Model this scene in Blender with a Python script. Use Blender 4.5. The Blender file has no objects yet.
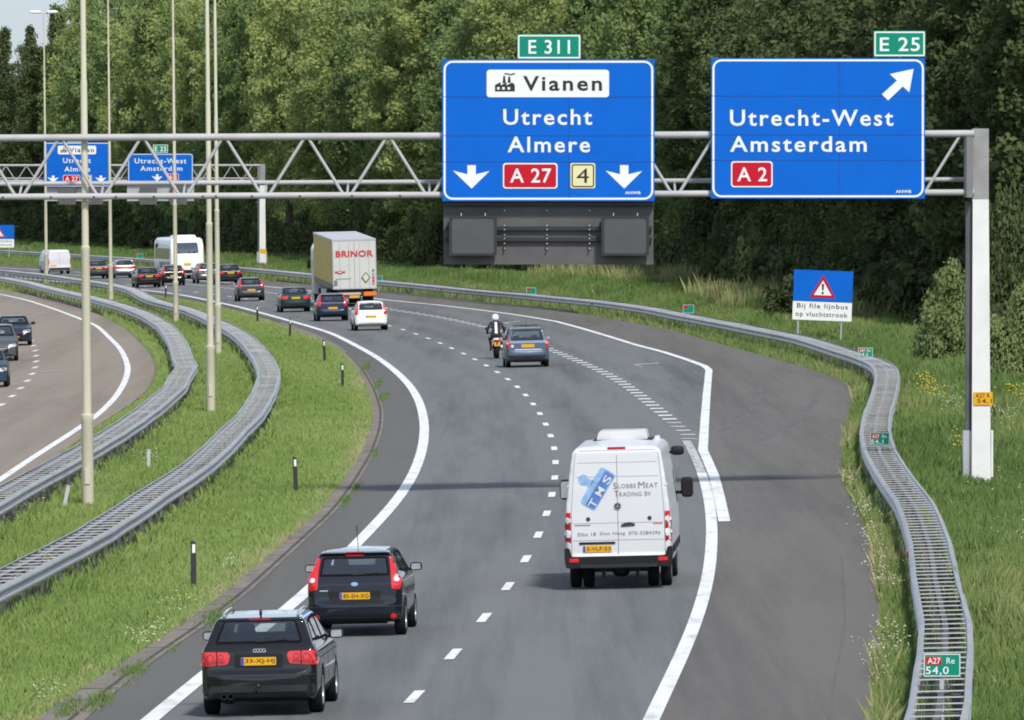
import bpy, bmesh, math, random
import numpy as np
from mathutils import Vector, Matrix
from mathutils.bvhtree import BVHTree
from mathutils.geometry import delaunay_2d_cdt

random.seed(7); RNG = np.random.default_rng(11)
scene = bpy.context.scene
COL = scene.collection

# ------------------------------------------------------------------ place and camera
F = 9100.0            # focal length in pixels (a long tele lens)
H = 8.3               # camera above the road: on an overpass
K = 0.025             # crossfall of the whole bend
HOR = 160.0
PIT = math.atan((360 - HOR) / F)
W_, H_ = 1024, 720

def ray(x, y):
    dx = (x - 512) / F; dy = (360 - y) / F
    return dx, math.cos(PIT) + dy * math.sin(PIT), -math.sin(PIT) + dy * math.cos(PIT)

def G(x, y, h=0.0):
    a, b, c = ray(x, y)
    t = (H - h) / (K * a - c)
    return t * a, t * b

def at(x, y, Y):
    a, b, c = ray(x, y)
    t = Y / b
    return Vector((t * a, Y, H + t * c))

def proj(v):
    dy = v[1] * math.cos(PIT) - (v[2] - H) * math.sin(PIT)
    u = v[1] * math.sin(PIT) + (v[2] - H) * math.cos(PIT)
    return 512 + F * v[0] / dy, 360 - F * u / dy

def gz(X): return K * X

# ------------------------------------------------------------------ helpers
def link(o):
    COL.objects.link(o); return o

def tag(o, label=None, cat=None, group=None, kind=None):
    if label: o['label'] = label
    if cat: o['category'] = cat
    if group: o['group'] = group
    if kind: o['kind'] = kind
    return o

def empty(name, loc=(0, 0, 0), rz=0.0, label=None, cat=None, group=None):
    o = link(bpy.data.objects.new(name, None))
    o.location = loc; o.rotation_euler = (0, 0, rz); o.empty_display_size = .2
    return tag(o, label, cat, group)

def mesh_obj(name, me, mat=None, parent=None, smooth=None):
    o = link(bpy.data.objects.new(name, me))
    if mat is not None and not me.materials: me.materials.append(mat)
    if parent is not None: o.parent = parent
    if smooth is not None: shade(me, smooth)
    return o

def shade(me, angle):
    n = len(me.polygons)
    me.polygons.foreach_set('use_smooth', [True] * n)
    if angle < 3:
        me.set_sharp_from_angle(angle=angle)

class MB:
    """collects boxes, tubes, prisms and lathes of one part"""
    def __init__(s): s.v = []; s.f = []
    def add(s, vs, fs):
        b = len(s.v); s.v += [tuple(v) for v in vs]; s.f += [tuple(b + i for i in f) for f in fs]; return s
    def box(s, c, d, rot=None):
        hx, hy, hz = d[0] / 2, d[1] / 2, d[2] / 2
        vs = [Vector((x, y, z)) for x in (-hx, hx) for y in (-hy, hy) for z in (-hz, hz)]
        if rot is not None: vs = [rot @ v for v in vs]
        c = Vector(c)
        return s.add([v + c for v in vs], [(0, 1, 3, 2), (4, 6, 7, 5), (0, 4, 5, 1), (2, 3, 7, 6), (0, 2, 6, 4), (1, 5, 7, 3)])
    def tube(s, pts, r, n=8, caps=True):
        pts = [Vector(p) for p in pts]; rs = r if isinstance(r, (list, tuple)) else [r] * len(pts)
        vs = []; fs = []
        for i, p in enumerate(pts):
            d = (pts[min(i + 1, len(pts) - 1)] - pts[max(i - 1, 0)])
            d = d.normalized() if d.length > 1e-9 else Vector((0, 0, 1))
            a = d.cross(Vector((0, 0, 1)) if abs(d.z) < .9 else Vector((1, 0, 0))).normalized(); b = d.cross(a)
            for k in range(n):
                t = 2 * math.pi * k / n
                vs.append(p + (a * math.cos(t) + b * math.sin(t)) * rs[i])
        for i in range(len(pts) - 1):
            for k in range(n):
                fs.append((i * n + k, i * n + (k + 1) % n, (i + 1) * n + (k + 1) % n, (i + 1) * n + k))
        if caps:
            fs.append(tuple(range(n))[::-1]); fs.append(tuple(range((len(pts) - 1) * n, len(pts) * n)))
        return s.add(vs, fs)
    def prism(s, out, a, b, axis='y'):
        """outline extruded along an axis: for y the outline is (x,z), for x (y,z), for z (x,y)"""
        n = len(out)
        def P(p, t):
            return {'y': (p[0], t, p[1]), 'x': (t, p[0], p[1]), 'z': (p[0], p[1], t)}[axis]
        vs = [P(p, a) for p in out] + [P(p, b) for p in out]
        fs = [tuple(range(n)), tuple(range(2 * n - 1, n - 1, -1))]
        fs += [(i, n + i, n + (i + 1) % n, (i + 1) % n) for i in range(n)]
        return s.add(vs, fs)
    def ring(s, o, i, a, b):
        """frame between two loops of equal length in xz, from y=a (front) to y=b"""
        n = len(o)
        vs = [(p[0], a, p[1]) for p in o] + [(p[0], a, p[1]) for p in i] + [(p[0], b, p[1]) for p in o] + [(p[0], b, p[1]) for p in i]
        fs = []
        for k in range(n):
            j = (k + 1) % n
            fs += [(k, j, n + j, n + k), (2 * n + k, 3 * n + k, 3 * n + j, 2 * n + j), (k, 2 * n + k, 2 * n + j, j), (n + k, n + j, 3 * n + j, 3 * n + k)]
        return s.add(vs, fs)
    def lathe(s, prof, n=20, axis='x', c=(0, 0, 0)):
        vs = []; m = len(prof); fs = []
        for k in range(n):
            t = 2 * math.pi * k / n
            for (r, h) in prof:
                u, w = r * math.cos(t), r * math.sin(t)
                p = {'x': (h, u, w), 'y': (u, h, w), 'z': (u, w, h)}[axis]
                vs.append((p[0] + c[0], p[1] + c[1], p[2] + c[2]))
        for k in range(n):
            for i in range(m - 1):
                fs.append((k * m + i, k * m + i + 1, ((k + 1) % n) * m + i + 1, ((k + 1) % n) * m + i))
        return s.add(vs, fs)
    def sup(s, c, r, e=.5, nu=16, nv=10):
        """a rounded box (superellipsoid)"""
        def q(t): return math.copysign(abs(t) ** e, t)
        vs = []; fs = []
        for i in range(nv + 1):
            ph = -math.pi / 2 + math.pi * i / nv
            for k in range(nu):
                th = 2 * math.pi * k / nu
                vs.append((c[0] + r[0] * q(math.cos(ph)) * q(math.cos(th)), c[1] + r[1] * q(math.cos(ph)) * q(math.sin(th)), c[2] + r[2] * q(math.sin(ph))))
        for i in range(nv):
            for k in range(nu):
                fs.append((i * nu + k, i * nu + (k + 1) % nu, (i + 1) * nu + (k + 1) % nu, (i + 1) * nu + k))
        return s.add(vs, fs)
    def mesh(s, name='m', fix=True):
        me = bpy.data.meshes.new(name)
        me.from_pydata([tuple(v) for v in s.v], [], s.f)
        if fix:
            bm = bmesh.new(); bm.from_mesh(me)
            bmesh.ops.remove_doubles(bm, verts=bm.verts, dist=1e-6)
            bmesh.ops.recalc_face_normals(bm, faces=bm.faces)
            bm.to_mesh(me); bm.free()
        me.update(); return me
    def build(s, name, mat, parent=None, smooth=None):
        return mesh_obj(name, s.mesh(name), mat, parent, smooth)

def rrect(x0, z0, x1, z1, r, n=4):
    pts = []
    for cx, cz, a in ((x1 - r, z1 - r, 0), (x0 + r, z1 - r, 90), (x0 + r, z0 + r, 180), (x1 - r, z0 + r, 270)):
        for k in range(n + 1):
            t = math.radians(a + 90 * k / n); pts.append((cx + r * math.cos(t), cz + r * math.sin(t)))
    return pts

def circ(cx, cz, r, n=16, rz=None):
    return [(cx + r * math.cos(2 * math.pi * k / n), cz + (rz or r) * math.sin(2 * math.pi * k / n)) for k in range(n)]

# ------------------------------------------------------------------ materials
def mat(name, col, rough=.6, metal=0., coat=0., spec=.5, noise=0., nscale=3., bump=0., bscale=40., emit=0.):
    m = bpy.data.materials.new(name); m.use_nodes = True
    nt = m.node_tree; b = nt.nodes['Principled BSDF']
    b.inputs['Base Color'].default_value = (*col, 1); b.inputs['Roughness'].default_value = rough
    b.inputs['Metallic'].default_value = metal; b.inputs['Coat Weight'].default_value = coat
    b.inputs['Coat Roughness'].default_value = .10
    b.inputs['Specular IOR Level'].default_value = spec
    tc = nt.nodes.new('ShaderNodeTexCoord')
    if noise:
        n = nt.nodes.new('ShaderNodeTexNoise'); n.inputs['Scale'].default_value = nscale; n.inputs['Detail'].default_value = 6
        nt.links.new(tc.outputs['Object'], n.inputs['Vector'])
        r = nt.nodes.new('ShaderNodeMapRange'); r.inputs[1].default_value = .3; r.inputs[2].default_value = .7
        r.inputs[3].default_value = 1 - noise; r.inputs[4].default_value = 1 + noise
        nt.links.new(n.outputs['Fac'], r.inputs[0])
        v = nt.nodes.new('ShaderNodeVectorMath'); v.operation = 'SCALE'; v.inputs[0].default_value = col
        nt.links.new(r.outputs[0], v.inputs['Scale']); nt.links.new(v.outputs[0], b.inputs['Base Color'])
    if bump:
        n = nt.nodes.new('ShaderNodeTexNoise'); n.inputs['Scale'].default_value = bscale; n.inputs['Detail'].default_value = 4
        nt.links.new(tc.outputs['Object'], n.inputs['Vector'])
        bp = nt.nodes.new('ShaderNodeBump'); bp.inputs['Strength'].default_value = bump; bp.inputs['Distance'].default_value = .02
        nt.links.new(n.outputs['Fac'], bp.inputs['Height']); nt.links.new(bp.outputs[0], b.inputs['Normal'])
    if emit:
        b.inputs['Emission Color'].default_value = (*col, 1); b.inputs['Emission Strength'].default_value = emit
    return m

def glass_mat(name, tint, clear=.55):
    m = bpy.data.materials.new(name); m.use_nodes = True
    nt = m.node_tree; nt.nodes.clear()
    out = nt.nodes.new('ShaderNodeOutputMaterial'); mix = nt.nodes.new('ShaderNodeMixShader')
    tr = nt.nodes.new('ShaderNodeBsdfTransparent'); tr.inputs[0].default_value = (*tint, 1)
    gl = nt.nodes.new('ShaderNodeBsdfGlossy'); gl.inputs['Roughness'].default_value = .04; gl.inputs[0].default_value = (.9, .95, 1, 1)
    fr = nt.nodes.new('ShaderNodeLayerWeight'); fr.inputs[0].default_value = .5
    pw_ = nt.nodes.new('ShaderNodeMath'); pw_.operation = 'POWER'; pw_.inputs[1].default_value = 4.0; nt.links.new(fr.outputs['Facing'], pw_.inputs[0])
    mp = nt.nodes.new('ShaderNodeMapRange'); mp.inputs[1].default_value = 0; mp.inputs[2].default_value = 1; mp.inputs[3].default_value = .13; mp.inputs[4].default_value = .9
    nt.links.new(pw_.outputs[0], mp.inputs[0]); nt.links.new(mp.outputs[0], mix.inputs[0])
    nt.links.new(tr.outputs[0], mix.inputs[1]); nt.links.new(gl.outputs[0], mix.inputs[2]); nt.links.new(mix.outputs[0], out.inputs[0])
    return m

M = {}
M['sign_blue'] = mat('sign_blue', (.001, .108, .50), .5, spec=.15, noise=.06, nscale=1.3)
M['sign_white'] = mat('sign_white', (.72, .72, .70), .5, spec=.2)
M['sign_green'] = mat('sign_green', (.003, .22, .14), .5, spec=.15)
M['sign_red'] = mat('sign_red', (.46, .008, .022), .5, spec=.15)
M['sign_cream'] = mat('sign_cream', (.66, .62, .33), .45)
M['sign_black'] = mat('sign_black', (.012, .012, .013), .5)
M['seam'] = mat('seam', (.004, .045, .25), .6)
M['yellow_sticker'] = mat('yellow_sticker', (.66, .33, .01), .5, spec=.2)
M['galv'] = mat('galvanised_steel', (.42, .42, .43), .5, metal=.35, noise=.14, nscale=.9, bump=.15, bscale=30)
M['rail'] = mat('guard_rail_steel', (.34, .345, .35), .48, metal=.45, noise=.14, nscale=.7, bump=.1, bscale=25)
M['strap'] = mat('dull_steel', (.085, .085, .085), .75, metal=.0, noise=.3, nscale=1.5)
M['head_grey'] = mat('dull_galvanised', (.27, .265, .26), .6, metal=.1, noise=.2, nscale=1.5)
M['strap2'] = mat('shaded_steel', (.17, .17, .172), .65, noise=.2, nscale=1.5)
M['bar'] = mat('cross_bar_steel', (.52, .52, .52), .5, metal=.15, noise=.12, nscale=.9)
M['col_white'] = mat('weathered_white_paint', (.66, .65, .63), .55, spec=.3, noise=.07, nscale=1.6)
M['gantry_pipe'] = mat('pale_grey_pipe', (.40, .39, .39), .55, spec=.25, noise=.1, nscale=1.2)
M['pole'] = mat('pale_pole_paint', (.52, .49, .37), .55, spec=.3, noise=.06, nscale=.9)
M['dark_grey'] = mat('dark_grey_board', (.085, .08, .08), .6, noise=.15, nscale=1.5)
M['darker_grey'] = mat('dark_display_face', (.062, .064, .066), .5, noise=.1, nscale=2)
M['black_metal'] = mat('black_metal', (.018, .018, .02), .5)
M['lamp_head'] = mat('lamp_head_white', (.75, .74, .74), .4)
M['tyre'] = mat('tyre_rubber', (.010, .010, .011), .85, spec=.2)
M['rim'] = mat('alloy', (.36, .36, .38), .35, metal=.7)
M['seal'] = mat('window_seal_rubber', (.008, .008, .009), .95, spec=.05)
M['plastic'] = mat('black_plastic', (.010, .010, .011), .6, spec=.25)
M['grey_plastic'] = mat('dark_bumper_plastic', (.020, .021, .023), .6, spec=.3)
M['seat'] = mat('dark_seat_fabric', (.03, .03, .033), .85)
M['light_red'] = mat('red_lens', (.60, .012, .015), .2, coat=.6)
M['light_dark_red'] = mat('deep_red_lens', (.28, .006, .012), .2, coat=.6)
M['light_clear'] = mat('clear_lens', (.62, .62, .64), .2, coat=.6)
M['light_orange'] = mat('orange_lens', (.75, .16, .01), .3, coat=.4)
M['chrome'] = mat('chrome', (.75, .75, .77), .18, metal=.9)
M['plate_yellow'] = mat('plate_yellow', (.66, .34, .01), .5, spec=.2)
M['plate_blue'] = mat('plate_blue', (.01, .06, .45), .45)
M['glass'] = glass_mat('car_glass', (.74, .80, .79))
M['glass_dark'] = glass_mat('tinted_glass', (.06, .07, .075))
M['white_van'] = mat('white_van_paint', (.56, .565, .57), .35, coat=.3, noise=.03, nscale=1.2)
M['brand_blue'] = mat('brand_blue', (.055, .14, .36), .4, noise=.3, nscale=6)
M['brand_pale'] = mat('brand_pale_blue', (.20, .34, .54), .4, noise=.3, nscale=7)
M['ink_grey'] = mat('ink_grey', (.16, .16, .18), .5)
M['ink_red'] = mat('ink_red', (.55, .03, .04), .5)
def paint(name, c, metal=0.0):
    return mat(name, c, .36, metal=metal, coat=.42, spec=.12, noise=.04, nscale=2)

# ------------------------------------------------------------------ text
_tc = {}
def text_pts(s, bold=0.0, space=1.08):
    key = (s, bold, space)
    if key not in _tc:
        cu = bpy.data.curves.new('t', 'FONT'); cu.body = s; cu.size = 1; cu.offset = bold; cu.space_character = space; cu.resolution_u = 3
        o = link(bpy.data.objects.new('t', cu))
        dg = bpy.context.evaluated_depsgraph_get(); dg.update()
        me = bpy.data.meshes.new_from_object(o.evaluated_get(dg))
        vs = [(v.co.x, v.co.y) for v in me.vertices]; fs = [tuple(p.vertices) for p in me.polygons]
        bpy.data.objects.remove(o); bpy.data.curves.remove(cu); bpy.data.meshes.remove(me)
        _tc[key] = (vs, fs)
    return _tc[key]

def text2d(s, x0, z0, x1, z1, bold=0.0, space=1.08):
    """text fitted into a box: list of 2D points and faces"""
    vs, fs = text_pts(s, bold, space)
    a = min(v[0] for v in vs); b = max(v[0] for v in vs); c = min(v[1] for v in vs); d = max(v[1] for v in vs)
    return [(x0 + (v[0] - a) / (b - a) * (x1 - x0), z0 + (v[1] - c) / (d - c) * (z1 - z0)) for v in vs], fs

# ------------------------------------------------------------------ curves of the bend, in plan
def plan(px, h=0.0):
    p = np.array([G(x, y, h) for x, y in px]); return p[np.argsort(p[:, 1])]

def smooth_fn(p, sig=6.0, lo=60., hi=1400., quad=True):
    """X as a function of Y through measured points, extended by the bend's own curvature"""
    Yg = np.arange(lo, hi, 1.0)
    X = np.interp(Yg, p[:, 1], p[:, 0])
    m = np.arange(-int(4 * sig), int(4 * sig) + 1); k = np.exp(-.5 * (m / sig) ** 2); k /= k.sum()
    y0, y1 = p[0, 1], p[-1, 1]
    n0 = max(2, min(5, len(p) // 3))
    s0 = (p[1, 0] - p[0, 0]) / (p[1, 1] - p[0, 1])
    X[Yg < y0] = p[0, 0] + (Yg[Yg < y0] - y0) * s0
    d = Yg[Yg > y1] - y1
    s1 = -3.6e-4 * (y1 - 245)
    X[Yg > y1] = p[-1, 0] + s1 * d - 1.75e-4 * d * d
    Xp = np.pad(X, len(m) // 2, mode='edge'); Xs = np.convolve(Xp, k, mode='valid')
    Xs[:int(4 * sig)] = X[:int(4 * sig)]; Xs[-int(4 * sig):] = X[-int(4 * sig):]
    return lambda y: np.interp(y, Yg, Xs)

LEFT_LINE = [(152, 720), (195, 684), (298, 602), (341, 561), (381, 520), (402, 495.7), (416, 471), (423.5, 446.8), (425, 425.4), (420.4, 404), (411, 387), (396, 372), (377.6, 358), (356, 346), (331.7, 333.6), (301, 324.5), (270.6, 316), (240, 307.6), (204, 299.8), (180.5, 295)]
fLL = smooth_fn(plan(LEFT_LINE), 8)
fGutL = smooth_fn(plan([(40, 718), (73.3, 695.6), (106.7, 673.3), (135.6, 655.6), (164.4, 637.8), (195.6, 615.6), (231, 589), (316.5, 514), (341, 483.5), (362, 450), (370, 428.4), (372, 411), (366, 390), (350, 362), (337, 350), (313, 338.6), (283, 327.6), (255, 318), (236, 312.5), (200, 305), (175, 300)]), 5)
fGutR = smooth_fn(plan([(89, 718), (124, 684.4), (172, 649), (207, 626.7), (245, 597.8), (338, 511), (360, 480), (374, 456), (383, 430), (384, 411), (377, 391), (366, 371), (352, 356.5), (337, 345), (313, 333.6), (283, 323), (255, 314.8), (237, 309.5), (202, 302), (177, 297.2)]), 5)
fAE = smooth_fn(plan([(870.7, 720), (871.6, 691), (874, 666), (878.8, 644), (880.6, 622.5), (878, 604), (875, 586), (872.5, 561), (867, 537.6), (861.7, 521), (851, 503), (842, 487), (841, 462), (843.6, 437.5), (847, 419), (852.6, 405), (854.4, 396), (851, 387), (836, 379), (806, 368.7), (766, 357), (726, 346.4), (683, 333.8), (643, 324.8), (593, 316.5), (546, 309.5), (507, 304.6), (458, 297.8), (419, 294.3), (380, 291.3)]), 6)

def pair_center(near, far):
    near = sorted(near, key=lambda p: p[1]); far = sorted(far, key=lambda p: p[1])
    ys = sorted(set([p[1] for p in near] + [p[1] for p in far]))
    lo = max(near[0][1], far[0][1]); hi = min(near[-1][1], far[-1][1])
    ys = [y for y in ys if lo <= y <= hi]
    nx = np.interp(ys, [p[1] for p in near], [p[0] for p in near]); fx = np.interp(ys, [p[1] for p in far], [p[0] for p in far])
    return [((a + b) / 2, y) for a, b, y in zip(nx, fx, ys)]

RAIL_H = .75
R_front = [(905, 719), (908.6, 696.5), (912, 676.6), (916.7, 653), (918.5, 637), (919.4, 620.7), (917.6, 604.4), (914.5, 589), (912, 568), (910.4, 550), (907.7, 532), (902.3, 514), (894, 498), (883.3, 485.3), (874.3, 472.6), (868.9, 461), (861.7, 444.7), (859.9, 426.6), (863.5, 412), (869.8, 397.8), (874.3, 383.3), (876, 370.7)]
R_rear = [(968, 719), (971, 694.7), (972.7, 671), (973.6, 649.6), (973.6, 626), (970, 608), (964.6, 593.6), (957, 568), (953, 550), (947, 532), (940, 514), (931.5, 498), (922.5, 485.3), (912.5, 472.6), (903, 461), (893, 445), (890, 427), (891.4, 415.8), (895, 397.8), (899.6, 380), (898.7, 370.7)]
pR = plan(pair_center(R_front, R_rear), RAIL_H)
pRf = plan([(871, 362.5), (849, 354.5), (822.5, 346), (792.5, 336.5), (766, 331.5), (726, 323.5), (683, 315.5), (643, 307.5), (600, 301.5), (560, 297.5), (517, 293.5), (478, 290.5), (415, 284), (382, 281), (310, 274.2), (269, 270), (241, 267.6), (146, 259), (94, 255.6), (39, 252.4), (0, 250)], RAIL_H)
pRf[:, 0] += .38
fR = smooth_fn(np.vstack([pR, pRf[pRf[:, 1] > pR[-1, 1] + 3]]), 4)
B2_near = [(0, 591), (35, 573), (70, 554), (105.4, 533.4), (137.4, 514), (169, 490), (200, 472.7), (232, 441), (247, 426.7), (252.8, 420.5), (261.6, 414), (274.3, 393.5), (280, 376), (279, 368), (272, 356.4), (262.6, 344.7), (252.8, 335), (237, 326), (223.5, 320), (199, 309), (179.7, 303), (162, 299), (144.5, 292.5), (136.7, 287.6), (117, 282.7), (91.8, 279.3), (48.8, 273.2), (0, 268.6)]
B2_far = [(0, 565), (41.5, 546), (80, 527), (121.4, 501.4), (159.7, 477.4), (200, 452), (220.6, 429.6), (235, 417), (245, 403), (252.8, 389.6), (258.7, 374), (255.7, 362), (249, 350.5), (241, 341.8), (229, 331), (199, 315), (175.8, 307), (152, 302), (140.6, 297.4), (132.8, 290.5), (115, 285.7), (90, 281.6), (46, 275), (0, 270)]
fB2 = smooth_fn(plan(pair_center(B2_near, B2_far), RAIL_H), 4)
B1_near = [(0, 503), (32, 483.8), (64, 467.9), (95.8, 450), (134, 428), (169, 402), (188, 385.5), (193, 371), (199, 365), (194, 359), (191, 350.5), (186.4, 341), (176.6, 327), (163, 318.3), (145.4, 309.5), (131.7, 304.6), (120, 301.3), (92, 294.4), (58.6, 287.6), (29, 280.6), (0, 275.5)]
B1_far = [(0, 485.4), (38, 464.7), (80, 442), (108.6, 424.7), (137.4, 405.6), (159, 387.7), (168.8, 374), (176.6, 364), (171.8, 357.4), (170.8, 346.6), (165, 335), (157, 325), (141.5, 314.4), (120, 307), (90, 298.4), (57, 290.6), (28, 282.6), (0, 277)]
fB1 = smooth_fn(plan(pair_center(B1_near, B1_far), RAIL_H), 2.5)
fOE = smooth_fn(plan([(0, 492), (60, 455), (100, 424), (131.7, 404), (147, 391), (154, 377), (155, 367), (149, 352.5), (135.6, 339), (121, 326.2), (93.8, 313), (58.6, 302), (11.7, 291.5)]), 6)
O_LINE = [(0, 480.6), (38, 455), (73.5, 432.7), (99, 415), (115, 399), (125, 383), (128.5, 370), (126, 360), (120, 348.6), (97.7, 326.7), (82, 320), (58.6, 311), (29, 301), (0, 294.5)]
fOL = smooth_fn(plan(O_LINE), 7)
TREE = np.array([(38, 250), (32, 300), (27.5, 350), (23, 400), (18.6, 450), (15.6, 520), (13, 590), (6.5, 645), (-7, 715), (-18, 800), (-43, 975), (-66, 1110), (-90, 1250)])
fT = smooth_fn(TREE[:, :], 12)

def heading(f, Y):
    return math.atan2(float(f(Y + 4)) - float(f(Y - 4)), 8.0)   # + means to the right

# ------------------------------------------------------------------ ground and roads
def tex_mat(name, build):
    m = bpy.data.materials.new(name); m.use_nodes = True
    build(m.node_tree, m.node_tree.nodes['Principled BSDF']); return m

def nd(nt, t, **kw):
    n = nt.nodes.new(t)
    for k, v in kw.items():
        if k.startswith('i_'): n.inputs[k[2:].replace('_', ' ')].default_value = v
        else: setattr(n, k, v)
    return n

def stretched_noise(nt, scale, ysq, detail=6, coord='pos'):
    g = nd(nt, 'ShaderNodeNewGeometry')
    mp = nd(nt, 'ShaderNodeMapping'); mp.inputs['Scale'].default_value = (1, ysq, 1)
    nt.links.new(g.outputs['Position'], mp.inputs['Vector'])
    n = nd(nt, 'ShaderNodeTexNoise'); n.inputs['Scale'].default_value = scale; n.inputs['Detail'].default_value = detail; n.inputs['Roughness'].default_value = .6
    nt.links.new(mp.outputs[0], n.inputs['Vector']); return n

def ramp(nt, src, stops):
    r = nd(nt, 'ShaderNodeValToRGB'); e = r.color_ramp.elements
    while len(e) < len(stops): e.new(.5)
    for el, (p, c) in zip(e, stops): el.position = p; el.color = (*c, 1)
    nt.links.new(src, r.inputs[0]); return r

def asphalt(name, c0, c1, track=0.0):
    def b(nt, bs):
        n1 = stretched_noise(nt, .35, .03, 4); n2 = stretched_noise(nt, 2.2, .05); n3 = stretched_noise(nt, 4.5, .012, 4)
        a = nd(nt, 'ShaderNodeMath', operation='MULTIPLY_ADD'); a.inputs[1].default_value = .32; nt.links.new(n2.outputs['Fac'], a.inputs[0])
        nt.links.new(n1.outputs['Fac'], a.inputs[2])
        a2 = nd(nt, 'ShaderNodeMath', operation='MULTIPLY_ADD'); a2.inputs[1].default_value = .34; nt.links.new(n3.outputs['Fac'], a2.inputs[0]); nt.links.new(a.outputs[0], a2.inputs[2])
        n4 = stretched_noise(nt, 26., .05, 2)
        a4 = nd(nt, 'ShaderNodeMath', operation='MULTIPLY_ADD'); a4.inputs[1].default_value = .22; nt.links.new(n4.outputs['Fac'], a4.inputs[0]); nt.links.new(a2.outputs[0], a4.inputs[2])
        val = a4
        if track:
            uv = nd(nt, 'ShaderNodeUVMap'); sx = nd(nt, 'ShaderNodeSeparateXYZ'); nt.links.new(uv.outputs[0], sx.inputs[0])
            m1 = nd(nt, 'ShaderNodeMath', operation='MULTIPLY'); m1.inputs[1].default_value = 2 * math.pi / 1.9; nt.links.new(sx.outputs[0], m1.inputs[0])
            m2 = nd(nt, 'ShaderNodeMath', operation='COSINE'); nt.links.new(m1.outputs[0], m2.inputs[0])
            m3 = nd(nt, 'ShaderNodeMath', operation='MULTIPLY_ADD'); m3.inputs[1].default_value = track; nt.links.new(m2.outputs[0], m3.inputs[0]); nt.links.new(val.outputs[0], m3.inputs[2]); val = m3
        r = ramp(nt, val.outputs[0], [(.62, c0), (1.0, c1)])
        nt.links.new(r.outputs[0], bs.inputs['Base Color']); bs.inputs['Roughness'].default_value = .92; bs.inputs['Specular IOR Level'].default_value = .15
        gr = nd(nt, 'ShaderNodeTexNoise'); gr.inputs['Scale'].default_value = 60
        g = nd(nt, 'ShaderNodeNewGeometry'); nt.links.new(g.outputs['Position'], gr.inputs['Vector'])
        bp = nd(nt, 'ShaderNodeBump'); bp.inputs['Strength'].default_value = .25; bp.inputs['Distance'].default_value = .01
        nt.links.new(gr.outputs['Fac'], bp.inputs['Height']); nt.links.new(bp.outputs[0], bs.inputs['Normal'])
    return tex_mat(name, b)

M['asphalt'] = asphalt('lane_asphalt', (.080, .086, .088), (.146, .152, .152), .06)
M['asphalt_shoulder'] = asphalt('shoulder_asphalt', (.080, .077, .072), (.134, .128, .118))
M['asphalt_left'] = asphalt('left_edge_asphalt', (.085, .084, .080), (.115, .112, .106))
M['asphalt_far'] = asphalt('brown_asphalt', (.165, .140, .112), (.240, .208, .170), .03)
def _paint_w(nt, bs):
    n = stretched_noise(nt, 3, .2)
    r = ramp(nt, n.outputs['Fac'], [(.3, (.46, .46, .45)), (.5, (.70, .70, .69))])
    nt.links.new(r.outputs[0], bs.inputs['Base Color']); bs.inputs['Roughness'].default_value = .6
M['paint_white'] = tex_mat('road_paint', _paint_w)
def _paint_worn(nt, bs):
    n = stretched_noise(nt, 6, .4)
    r = ramp(nt, n.outputs['Fac'], [(.38, (.17, .17, .17)), (.62, (.58, .58, .57))])
    nt.links.new(r.outputs[0], bs.inputs['Base Color']); bs.inputs['Roughness'].default_value = .7
M['paint_worn'] = tex_mat('worn_road_paint', _paint_worn)
def _conc(nt, bs):
    n = stretched_noise(nt, 1.6, .25)
    r = ramp(nt, n.outputs['Fac'], [(.3, (.125, .105, .085)), (.7, (.20, .172, .142))])
    nt.links.new(r.outputs[0], bs.inputs['Base Color']); bs.inputs['Roughness'].default_value = .9
M['gutter'] = tex_mat('weathered_concrete', _conc)
M['dark_joint'] = mat('dark_joint', (.05, .042, .035), .9, noise=.5, nscale=2)
def _soil(nt, bs):
    n = stretched_noise(nt, .8, .2)
    r = ramp(nt, n.outputs['Fac'], [(.3, (.09, .115, .034)), (.55, (.13, .155, .045)), (.75, (.17, .175, .06))])
    nt.links.new(r.outputs[0], bs.inputs['Base Color']); bs.inputs['Roughness'].default_value = .95
M['soil'] = tex_mat('turf_soil', _soil)
def _rubber(nt, bs):
    n = stretched_noise(nt, 3, .1)
    r = ramp(nt, n.outputs['Fac'], [(.3, (.070, .067, .062)), (.7, (.112, .107, .099))])
    nt.links.new(r.outputs[0], bs.inputs['Base Color']); bs.inputs['Roughness'].default_value = .8
M['rubber'] = tex_mat('tyre_rubber_streak', _rubber)

def strip(name, f0, f1, Y0, Y1, dz, mt, step=2.0, kind='structure', cols=4, uref=None, parent=None, f0z=None):
    ys = np.arange(Y0, Y1 + step, step)
    a = np.array([float(f0(y)) for y in ys]); b = np.array([float(f1(y)) for y in ys])
    vs = []; uv = []
    for i, y in enumerate(ys):
        for k in range(cols + 1):
            x = a[i] + (b[i] - a[i]) * k / cols
            vs.append((x, y, gz(x) + dz)); uv.append((x - (float(uref(y)) if uref else a[i]), y))
    n = cols + 1; fs = [(i * n + k, i * n + k + 1, (i + 1) * n + k + 1, (i + 1) * n + k) for i in range(len(ys) - 1) for k in range(cols)]
    me = bpy.data.meshes.new(name); me.from_pydata(vs, [], fs)
    l = me.uv_layers.new(name='UVMap')
    idx = np.zeros(len(me.loops), dtype=np.int32); me.loops.foreach_get('vertex_index', idx)
    l.data.foreach_set('uv', np.array(uv, dtype=np.float32)[idx].ravel())
    o = mesh_obj(name, me, mt, parent)
    if kind: o['kind'] = kind
    return o

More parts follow.
